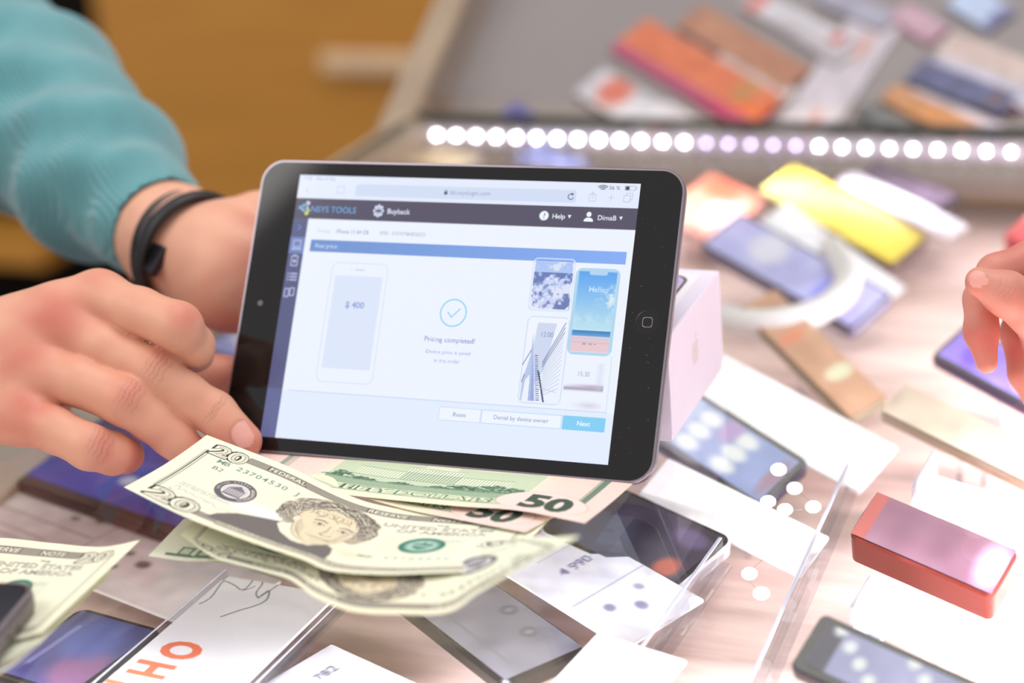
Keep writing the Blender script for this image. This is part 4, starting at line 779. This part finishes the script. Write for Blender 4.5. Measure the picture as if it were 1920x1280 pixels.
note('second note just showing beneath the twenty with the small phone', N20c,
     [(-302.6,634.7,0.8), (-251.6,634.0,0.8), (-208.6,630.5,0.8), (-182.6,627.3,1.4), (-161.8,622.4,3.0)],
     [(-312.0,553.7,0.8), (-246.5,550.0,0.8), (-209.0,550.7,0.8), (-191.6,557.2,1.0), (-181.0,575.1,1.5)])
# small black phone on the notes at the left edge
pA, pB, pC = V3(*(-183.9,599.6,13.0)), V3(*(-196.6,540.5,13.0)), V3(*(-212.4,604.7,13.0))
e1 = unit(pB-pA); n_ = ZA; e2 = np.cross(n_, e1); e2 = e2 if e2@(pC-pA) > 0 else -e2
cc = pA+e1*62+e2*32
ph = thing('smartphone', 'small black phone with a silver rim lying on the notes at the left', 'phone', cc-ZA*9.4+ZA*2.0, e1, n_)
slab('metal_rim', 124, 64, 9, [(1.8, -.8), (.3, .4), (0, 2.4), (0, 5.6), (.6, 6.9)], mat('phone_rim', (120, 112, 118), 0.25, .85), ph, seg=8)
slab('bright_edge', 124, 64, 9, [(.1, 6.2), (.5, 7.3), (2.0, 7.6)], SILVER, ph, seg=8, cap=(False, False))
slab('front_glass', 121.6, 61.6, 8, [(0, 6.9), (.4, 7.5)], mat('phone_glass', (14, 22, 34), 0.12, var=.02), ph, seg=8)

# ------------------------------------------------------------------ people
class Field:
    """smooth union of tapered rods, sampled on a grid and turned into one skin"""
    def __init__(s, lo, hi, vs):
        s.lo = V3(*lo); s.vs = vs; s.n = np.ceil((V3(*hi)-s.lo)/vs).astype(int)+1
        ax = [np.arange(s.n[i], dtype=np.float32)*vs+s.lo[i] for i in range(3)]
        s.X, s.Y, s.Z = ax[0][:, None, None], ax[1][None, :, None], ax[2][None, None, :]
    def rod(s, a, b, ra, rb):
        a, b = V3(*a), V3(*b); d = b-a; L = float(d@d)+1e-6
        t = np.clip(((s.X-a[0])*d[0]+(s.Y-a[1])*d[1]+(s.Z-a[2])*d[2])/L, 0, 1).astype(np.float32)
        return np.sqrt((s.X-a[0]-t*d[0])**2+(s.Y-a[1]-t*d[1])**2+(s.Z-a[2]-t*d[2])**2)-(ra+t*(rb-ra))
    def ball(s, c, r, ax=None, sc=(1, 1, 1)):
        c = V3(*c)
        if ax is None: return np.sqrt((s.X-c[0])**2+(s.Y-c[1])**2+(s.Z-c[2])**2)-r
        q = 0
        for k in range(3): q = q+(((s.X-c[0])*ax[k][0]+(s.Y-c[1])*ax[k][1]+(s.Z-c[2])*ax[k][2])/sc[k])**2
        q = np.sqrt(q); return ((q-1)*min(sc)*r).astype(np.float32)
    def skin(s, F):
        g = openvdb.FloatGrid(background=20.0); g.copyFromArray(np.ascontiguousarray(np.clip(F, -20, 20).astype(np.float32)))
        p, q = g.convertToQuads(isovalue=0.0); return p.astype(float)*s.vs+s.lo, q[:, ::-1].astype(int)
def smin(a, b, k):
    h = np.clip(.5+.5*(b-a)/k, 0, 1); return b*(1-h)+a*h-k*h*(1-h)
def hand_field(F, fingers, palm, kp=9.0, kf=1.0):
    P = None
    for r_ in palm: d = F.rod(*r_); P = d if P is None else smin(P, d, 14.0)
    out = P
    for ch in fingers:
        D = None
        for k in range(len(ch)-1):
            (a, ra), (b, rb) = ch[k], ch[k+1]; d = F.rod(a, b, ra, rb); D = d if D is None else smin(D, d, 3.0)
        fld = smin(P, D, kp); out = np.where(out < fld, out, fld) if kf <= 0 else smin(out, fld, kf)
    return out
def colours(p, reds, base, red, nails=(), creases=(), nailcol=(222, 162, 150)):
    base = s2l(base); red = s2l(red); w = np.zeros(len(p))
    for c, r_, a in reds: w = np.maximum(w, a*np.exp(-((p-V3(*c))**2).sum(1)/r_**2))
    w = w+.10*np.sin(p[:, 0]*.21+2*np.sin(p[:, 2]*.17))*np.sin(p[:, 1]*.19+p[:, 2]*.13); w = np.clip(w, 0, 1)
    col = base*(1-w[:, None])+red*w[:, None]; hgt = np.zeros(len(p))
    for c, ax, ln, wd, n in nails:
        c, ax, n = V3(*c), unit(ax), unit(n); side = np.cross(n, ax); d = p-c; x = d@ax/ln; y = d@side/wd; z = d@n
        m = np.clip((1-(np.abs(x)**2.6+np.abs(y)**2.6))*6, 0, 1)*(z > -3); col = col*(1-m[:, None])+s2l(nailcol)*m[:, None]
        tip = np.clip((x-.82)*14, 0, 1)*m; col = col*(1-tip[:, None])+s2l((236, 206, 194))*tip[:, None]
        e = np.exp(-((np.abs(x)**2.6+np.abs(y)**2.6-1)/.22)**2)*(z > -3); hgt -= .28*e; hgt += .12*m; col = col*(1-.22*e[:, None])
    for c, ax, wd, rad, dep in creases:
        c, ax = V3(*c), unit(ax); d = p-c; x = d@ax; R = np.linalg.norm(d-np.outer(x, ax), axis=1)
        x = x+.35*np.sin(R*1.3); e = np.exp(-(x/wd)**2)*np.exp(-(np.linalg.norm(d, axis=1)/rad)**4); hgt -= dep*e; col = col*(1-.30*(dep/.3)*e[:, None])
    return col, hgt
def normals(p, q):
    n = np.zeros_like(p); fn = np.cross(p[q[:, 2]]-p[q[:, 0]], p[q[:, 3]]-p[q[:, 1]])
    for k in range(4): np.add.at(n, q[:, k], fn)
    return n/np.maximum(np.linalg.norm(n, axis=1), 1e-9)[:, None]
def relax(p, q, it=2):
    for _ in range(it):
        s = np.zeros_like(p); c = np.zeros(len(p))
        for k in range(4):
            for j in (1, 3): np.add.at(s, q[:, k], p[q[:, (k+j) % 4]]); np.add.at(c, q[:, k], 1)
        p = p*.4+.6*s/np.maximum(c, 1)[:, None]
    return p
SKIN = mat('skin', attr='print', rough=0.48, sss=0.12, bump=0.12, bscale=700, spec=0.4)
def body_mesh(name, parts, m, parent):
    vs = []; qs = []; cs = []; o_ = 0
    for p, q, c in parts: vs.append(p); qs.append(q+o_); cs.append(c); o_ += len(p)
    P = np.vstack(vs); me = fast_mesh(name, P, np.vstack(qs)); at = me.color_attributes.new('print', 'FLOAT_COLOR', 'POINT')
    C = np.vstack(cs); at.data.foreach_set('color', np.concatenate([C, np.ones((len(C), 1))], 1).astype(np.float32).ravel())
    return link(name, me, m, parent, True)
def build(chains, palm, pad, vs, reds, nails, creases, base, red, extra=None, lo=None, hi=None, kp=9.0):
    pts = np.array([c for ch in chains for c, r_ in ch]+[a for r_ in palm for a in r_[:2]])
    lo = pts.min(0)-pad if lo is None else lo; hi = pts.max(0)+pad if hi is None else hi
    F = Field(lo, hi, vs); D = hand_field(F, chains, palm, kp)
    if extra: D = extra(F, D)
    p, q = F.skin(D); n = normals(p, q); 
    cc = (p*1.0); flip = False
    col, h = colours(p, reds, base, red, nails, creases)
    # outward is where the field grows: test against the palm centre line
    a = V3(*palm[0][0]); 
    if np.mean(((p-p.mean(0))*n).sum(1)) < 0: q = q[:, ::-1]; n = -n
    p = relax(p, q, 1); p = p+n*h[:, None]; return p, q, col
CAM = V3(0, 0, CAMH)
def vcam(p): return unit(CAM-V3(*p))

# --- the seller: right hand in front of the tablet's left edge, left hand behind it
idx = [((-180.7,754.8,67.7), 11.8), ((-160.4,740.1,65.8), 10.4), ((-142.9,728.7,61.6), 10.6), ((-139.4,738.4,48.4), 9.2), ((-141.6,751.9,39.0), 8.4)]
mid = [((-200.6,747.9,61.1), 12.4), ((-177.3,735.6,52.2), 10.4), ((-156.4,725.4,42.8), 10.6), ((-143.9,725.1,31.6), 9.3), ((-132.4,725.3,21.2), 9.4), ((-120.9,720.3,8.9), 8.3)]
rin = [((-211.3,735.3,46.0), 12.2), ((-188.2,723.0,42.4), 10.3), ((-167.3,713.7,35.3), 10.6), ((-158.5,716.0,24.9), 9.2), ((-151.1,718.6,15.3), 9.0), ((-142.1,717.9,2.9), 8.0)]
pin = [((-214.5,722.2,29.6), 11.6), ((-198.2,710.1,26.4), 9.6), ((-182.8,701.4,20.9), 9.6), ((-175.0,707.4,14.3), 9.0), ((-172.2,716.1,9.1), 8.4)]
thb = [((-228.7,770.0,25.1), 15), ((-188.8,788.9,18.5), 12), ((-155.6,784.1,17.3), 10.8), ((-136.2,783.1,14.8), 9.8)]
wr = (-276.6,753.7,32.8); wr2 = (-340.3,766.3,16.1)
palm = [(idx[0][0], wr, 12.5, 21), (mid[0][0], wr, 13, 22), (rin[0][0], wr, 13, 22), (pin[0][0], wr, 12.5, 21), ((-216.2,754.8,35.6), (-257.5,760.8,29.2), 17, 20), ((-219.7,760.3,49.3), (-216.0,743.0,22.4), 14, 14), (wr, wr2, 24, 27)]
mA = V3(*mid[4][0]); mB = V3(*mid[5][0]); axm = unit(mB-mA); nc = V3(*(-117.5,712.9,14.6)); nn = unit(vcam(nc)+.25*ZA)
reds = [((-196.6,734.4,70.5), 15, .75), ((-211.6,727.8,54.2), 14, .65), ((-211.5,711.8,36.0), 14, .6), ((-164.1,707.5,41.3), 8, .6), ((-150.9,720.1,51.0), 7, .45), ((-138.2,722.9,68.8), 8, .5), ((-120.7,715.9,8.7), 11, .75), ((-170.8,710.0,10.0), 12, .8), ((-177.0,697.6,22.1), 7, .6), ((-179.1,751.0,79.5), 10, .3), ((-141.9,715.3,7.2), 9, .5), ((-135.7,783.4,15.6), 13, .8)]
def cr(p, a, b, w=.5, r_=8, d=.3): a, b = V3(*a), V3(*b); return (p, b-a, w, r_, d)
creases = []
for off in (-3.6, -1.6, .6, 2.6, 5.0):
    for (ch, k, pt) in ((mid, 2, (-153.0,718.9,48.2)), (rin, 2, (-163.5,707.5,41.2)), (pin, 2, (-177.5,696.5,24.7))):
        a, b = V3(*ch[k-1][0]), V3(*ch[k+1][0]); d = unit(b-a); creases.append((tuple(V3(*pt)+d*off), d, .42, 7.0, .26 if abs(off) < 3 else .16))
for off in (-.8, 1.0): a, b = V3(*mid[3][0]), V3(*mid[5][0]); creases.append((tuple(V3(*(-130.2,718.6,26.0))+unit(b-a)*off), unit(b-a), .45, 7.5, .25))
nail = [(tuple(nc), axm, 7.4, 6.2, nn)]
SKB, SKR = (218, 160, 134), (196, 96, 84)
lo_ = np.array([p[0] for p in idx+mid+rin+pin+thb]).min(0)-V3(70, 26, 26); hi_ = np.array([p[0] for p in idx+mid+rin+pin+thb]).max(0)+V3(16, 18, 18)
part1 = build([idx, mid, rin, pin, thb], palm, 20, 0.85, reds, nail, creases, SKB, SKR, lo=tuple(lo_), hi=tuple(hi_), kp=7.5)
# left hand
wl = (-162.3,858.8,58.1); kn = (-129.5,822.7,54.2)
palm2 = [((-191.7,899.9,66.5), wl, 25, 22), (wl, (-133.2,829.9,61.4), 21, 17), (wl, (-131.6,822.8,54.4), 22, 21), ((-135.1,817.7,47.0), wl, 17, 21), ((-133.4,817.1,40.3), (-157.2,849.1,47.5), 12, 16), ((-133.3,829.5,60.4), (-113.4,816.5,54.9), 17, 13), ((-132.8,820.0,47.4), (-115.0,809.9,38.5), 16, 12)]
def fing(a, b, c, d, r_): return [(a, r_+1.2), (b, r_+.3), (c, r_), (d, r_-1.2)]
f2 = [fing((-113.3,823.2,60.7), (-88.4,828.0,56.7), (-67.6,816.0,53.5), (-57.1,802.4,51.9), 9), fing((-112.5,817.9,53.0), (-84.4,823.1,44.4), (-63.6,808.7,40.8), (-53.1,793.3,40.2), 9.4), fing((-113.1,812.7,45.4), (-87.6,815.1,35.3), (-66.9,799.4,31.1), (-57.6,785.3,31.1), 9), fing((-115.0,809.7,38.0), (-93.3,807.4,26.9), (-77.7,792.7,22.5), (-69.3,778.0,23.6), 8), fing((-134.9,841.1,67.6), (-118.6,843.4,73.5), (-101.8,836.7,78.2), (-88.3,831.0,80.1), 10)]
reds2 = [((-119.3,805.4,59.4), 16, .4), ((-132.9,806.7,35.9), 12, .5), ((-121.5,822.6,75.2), 12, .35), ((-155.3,842.7,71.7), 10, .2)]
part2 = build(f2, palm2, 26, 1.3, reds2, [], [], (222, 168, 142), SKR, kp=10)
seller = thing('person', 'person in a teal sweater holding the tablet computer with both hands', 'person', (-420, 900, 0))
si = seller.matrix_world.inverted(); sh_ = V3(-420, 900, 0)
body_mesh('body', [(p-sh_, q, c) for p, q, c in (part1, part2)], SKIN, seller)
# wristband of dark leather
bc = V3(*(-148.6,840.4,55.3)); ba = unit(V3(*(-132.4,817.2,56.5))-V3(*(-166.9,864.9,59.8))); bu = unit(np.cross(ba, ZA)); bw = np.cross(bu, ba)
def band(name, c, a, R1, R2, wid, th, m, tilt=0, n=64):
    v = []; f = []
    x = unit(np.cross(a, ZA)); y = np.cross(x, a)
    for i in range(n):
        g = 2*math.pi*i/n; rd = x*math.cos(g)*R1+y*math.sin(g)*R2; o_ = unit(rd)
        for da, dr in ((-wid/2, 0), (-wid/2, th*.7), (-wid/4, th), (wid/4, th), (wid/2, th*.7), (wid/2, 0)): v.append(c+rd+a*(da+tilt*math.sin(g))+o_*dr-sh_)
    for i in range(n):
        for k in range(6): l = (k+1) % 6; j = (i+1) % n; f.append((i*6+k, i*6+l, j*6+l, j*6+k))
    return mesh(name, v, f, m, seller, True)
LEA = mat('black_leather', (30, 26, 30), 0.45, var=.1)
bc = V3(*(-151.1,842.2,54.4)); wb = band('wristband', bc, ba, 29, 31, 8.5, 3.0, LEA, 3)
band('wristband_cord', bc-ba*9+V3(0, 0, -2), ba, 27, 30, 3.2, 3.0, LEA, -4)
band('wristband_cord', bc-ba*13+V3(0, 0, -4), ba, 25.5, 28, 2.6, 2.6, LEA, 2)
band('wristband_strap', bc-ba*5, ba, 26, 28, 2.2, 2.6, mat('grey_leather', (74, 66, 68), 0.4), -5)
bp = bc+vcam(bc)*27-ba*2; 
box('wristband_clasp', -6, 6, -7.5, 7.5, -2, 3.2, mat('dark_metal', (58, 54, 62), 0.3, .7), seller, 1)
k_ = bpy.data.objects['wristband_clasp']; frame(k_, V3(*(-166.6,823.4,61.3)), ba, vcam(bc)); MW = k_.matrix_world.copy(); k_.matrix_parent_inverse = si; k_.matrix_basis = MW
# sweater: left sleeve seen, torso and right sleeve out of the picture
cuff = V3(*(-170.3,869.1,62.2)); s1 = V3(*(-213.5,931.2,77.3)); s2 = V3(*(-260.0,998.9,98.0)); s3 = V3(*(-318.7,1056.0,119.1))
F = Field((-720, 640, -60), (float(cuff[0])+45, 1240, 430), 2.6)
R_ = [(cuff, s1, 27.5, 40), (s1, s2, 40, 51), (s2, s3, 51, 60), (s3, (-560, 1080, 330), 60, 72)]
D = None
for r_ in R_: d = F.rod(*r_); D = d if D is None else smin(D, d, 24)
tor = F.rod((-600, 990, -400), (-600, 1000, 300), 120, 120); D = smin(D, tor, 40)
wrr = V3(*wr2); rs = [(tuple(wrr+V3(-18, 3, 0)), (-480, 790, 60), 34, 46), ((-480, 790, 60), (-620, 900, 330), 52, 66)]
for r_ in rs: d = F.rod(*r_); D = smin(D, d, 20)
# creases across the sleeve
ax = unit(s1-cuff); tq = (F.X-cuff[0])*ax[0]+(F.Y-cuff[1])*ax[1]+(F.Z-cuff[2])*ax[2]
up = unit(np.cross(ax, V3(*vcam(s1)))); hq = (F.X-cuff[0])*up[0]+(F.Y-cuff[1])*up[1]+(F.Z-cuff[2])*up[2]
amp = np.clip(tq/30, 0, 1)
D = D+amp*(2.8*np.sin(tq*.12+hq*.06+1.2*np.sin(hq*.05))+1.2*np.sin(tq*.2-hq*.09+2*np.sin(tq*.03)))
hol = F.rod(cuff-ax*20, cuff+ax*26, 25, 26); D = np.maximum(D, -hol)
cut = -(tq+1.0); cutm = np.where(F.rod(cuff-ax*40, cuff+ax*5, 45, 45) < 0, cut, -50); D = np.maximum(D, cutm)
p, q = F.skin(D); n = normals(p, q)
if np.mean(((p-p.mean(0))*n).sum(1)) < 0: q = q[:, ::-1]
p = relax(p, q, 2)
KN = mat('teal_knit', (92, 152, 158), 0.9, var=.05, vscale=60, sheen=.4)
def knit_ribs(m):
    n_ = m.node_tree.nodes; L = m.node_tree.links; tc = n_.new('ShaderNodeTexCoord'); mp = n_.new('ShaderNodeMapping'); wv = n_.new('ShaderNodeTexWave'); bp_ = n_.new('ShaderNodeBump')
    q_ = Vector(-ax).to_track_quat('Y', 'Z').inverted(); mp.vector_type = 'POINT'; mp.inputs['Rotation'].default_value = q_.to_euler()
    L.new(tc.outputs['Object'], mp.inputs[0]); L.new(mp.outputs[0], wv.inputs['Vector']); wv.wave_type = 'BANDS'; wv.bands_direction = 'X'; wv.inputs['Scale'].default_value = 120; wv.inputs['Distortion'].default_value = .6
    bp_.inputs['Strength'].default_value = .5; bp_.inputs['Distance'].default_value = .0012; L.new(wv.outputs[0], bp_.inputs['Height']); L.new(bp_.outputs[0], n_['Principled BSDF'].inputs['Normal'])
knit_ribs(KN)
link('sweater', fast_mesh('sweater', p-sh_, q), KN, seller, True)

# --- the customer's hand at the right edge
th2 = [((233.8,708.1,26.6), 13), ((220.8,705.7,42.2), 10.4), ((208.7,705.4,52.0), 9.4), ((198.4,707.6,57.4), 6.4)]
ix2 = [((255.0,740.8,54.4), 11), ((227.4,730.9,56.5), 8.2), ((210.9,727.3,53.0), 8.2), ((202.4,719.7,44.8), 7.4), ((200.1,710.7,33.2), 7.2), ((200.7,703.9,21.6), 4.6)]
md2 = [((261.3,743.7,40.2), 11), ((242.5,741.1,44.2), 8.4), ((225.8,732.0,37.9), 8.2), ((219.9,722.8,25.8), 7.6), ((220.0,712.6,11.1), 7), ((222.5,706.3,1.0), 5)]
rg2 = [((269.5,745.5,28.6), 11), ((255.3,746.0,29.8), 8.4), ((241.5,735.5,19.9), 8), ((236.2,724.9,6.9), 7.4), ((235.6,714.2,-6.3), 5.6)]
pk2 = [((275.5,740.9,17.1), 10), ((263.1,738.6,11.4), 7.6), ((253.0,728.9,3.5), 7), ((250.2,719.1,-7.4), 5.4)]
wc = (341.0,765.6,14.2)
pl2 = [(ix2[0][0], wc, 12, 19), (md2[0][0], wc, 12, 20), (rg2[0][0], wc, 12, 20), (pk2[0][0], wc, 11, 18), (th2[0][0], wc, 14, 18), (wc, (412.1,783.8,6.0), 22, 26)]
n2 = [(tuple((194.0,701.2,60.4)), unit(V3(*th2[3][0])-V3(*th2[2][0])), 6.2, 5.6, unit(vcam((194.0,701.2,60.4))-.3*V3(1, 0, 0)+.3*ZA))]
reds3 = [((209.7,698.2,55.7), 9, .3), ((199.9,701.8,32.4), 13, .75), ((216.3,714.3,20.8), 14, .7), ((201.3,707.0,40.0), 9, .5), ((215.7,727.0,62.9), 12, .5), ((194.2,702.5,55.6), 6, .4)]
cz = []
for off in (-3.2, -1.2, .8, 2.8): d = unit(V3(*th2[3][0])-V3(*th2[1][0])); cz.append((tuple(V3(*(206.6,696.9,57.7))+d*off), d, .4, 5.5, .12))
pr = build([th2, ix2, md2, rg2, pk2], pl2, 22, 0.95, reds3, n2, cz, (206, 142, 124), (186, 84, 76), kp=8)
cst = thing('person', 'fair skinned hand of a second person reaching in at the right edge', 'person', (330, 760, 0))
c0 = V3(330, 760, 0); body_mesh('body', [(pr[0]-c0, pr[1], pr[2])], SKIN, cst)
bpy.context.view_layer.update()
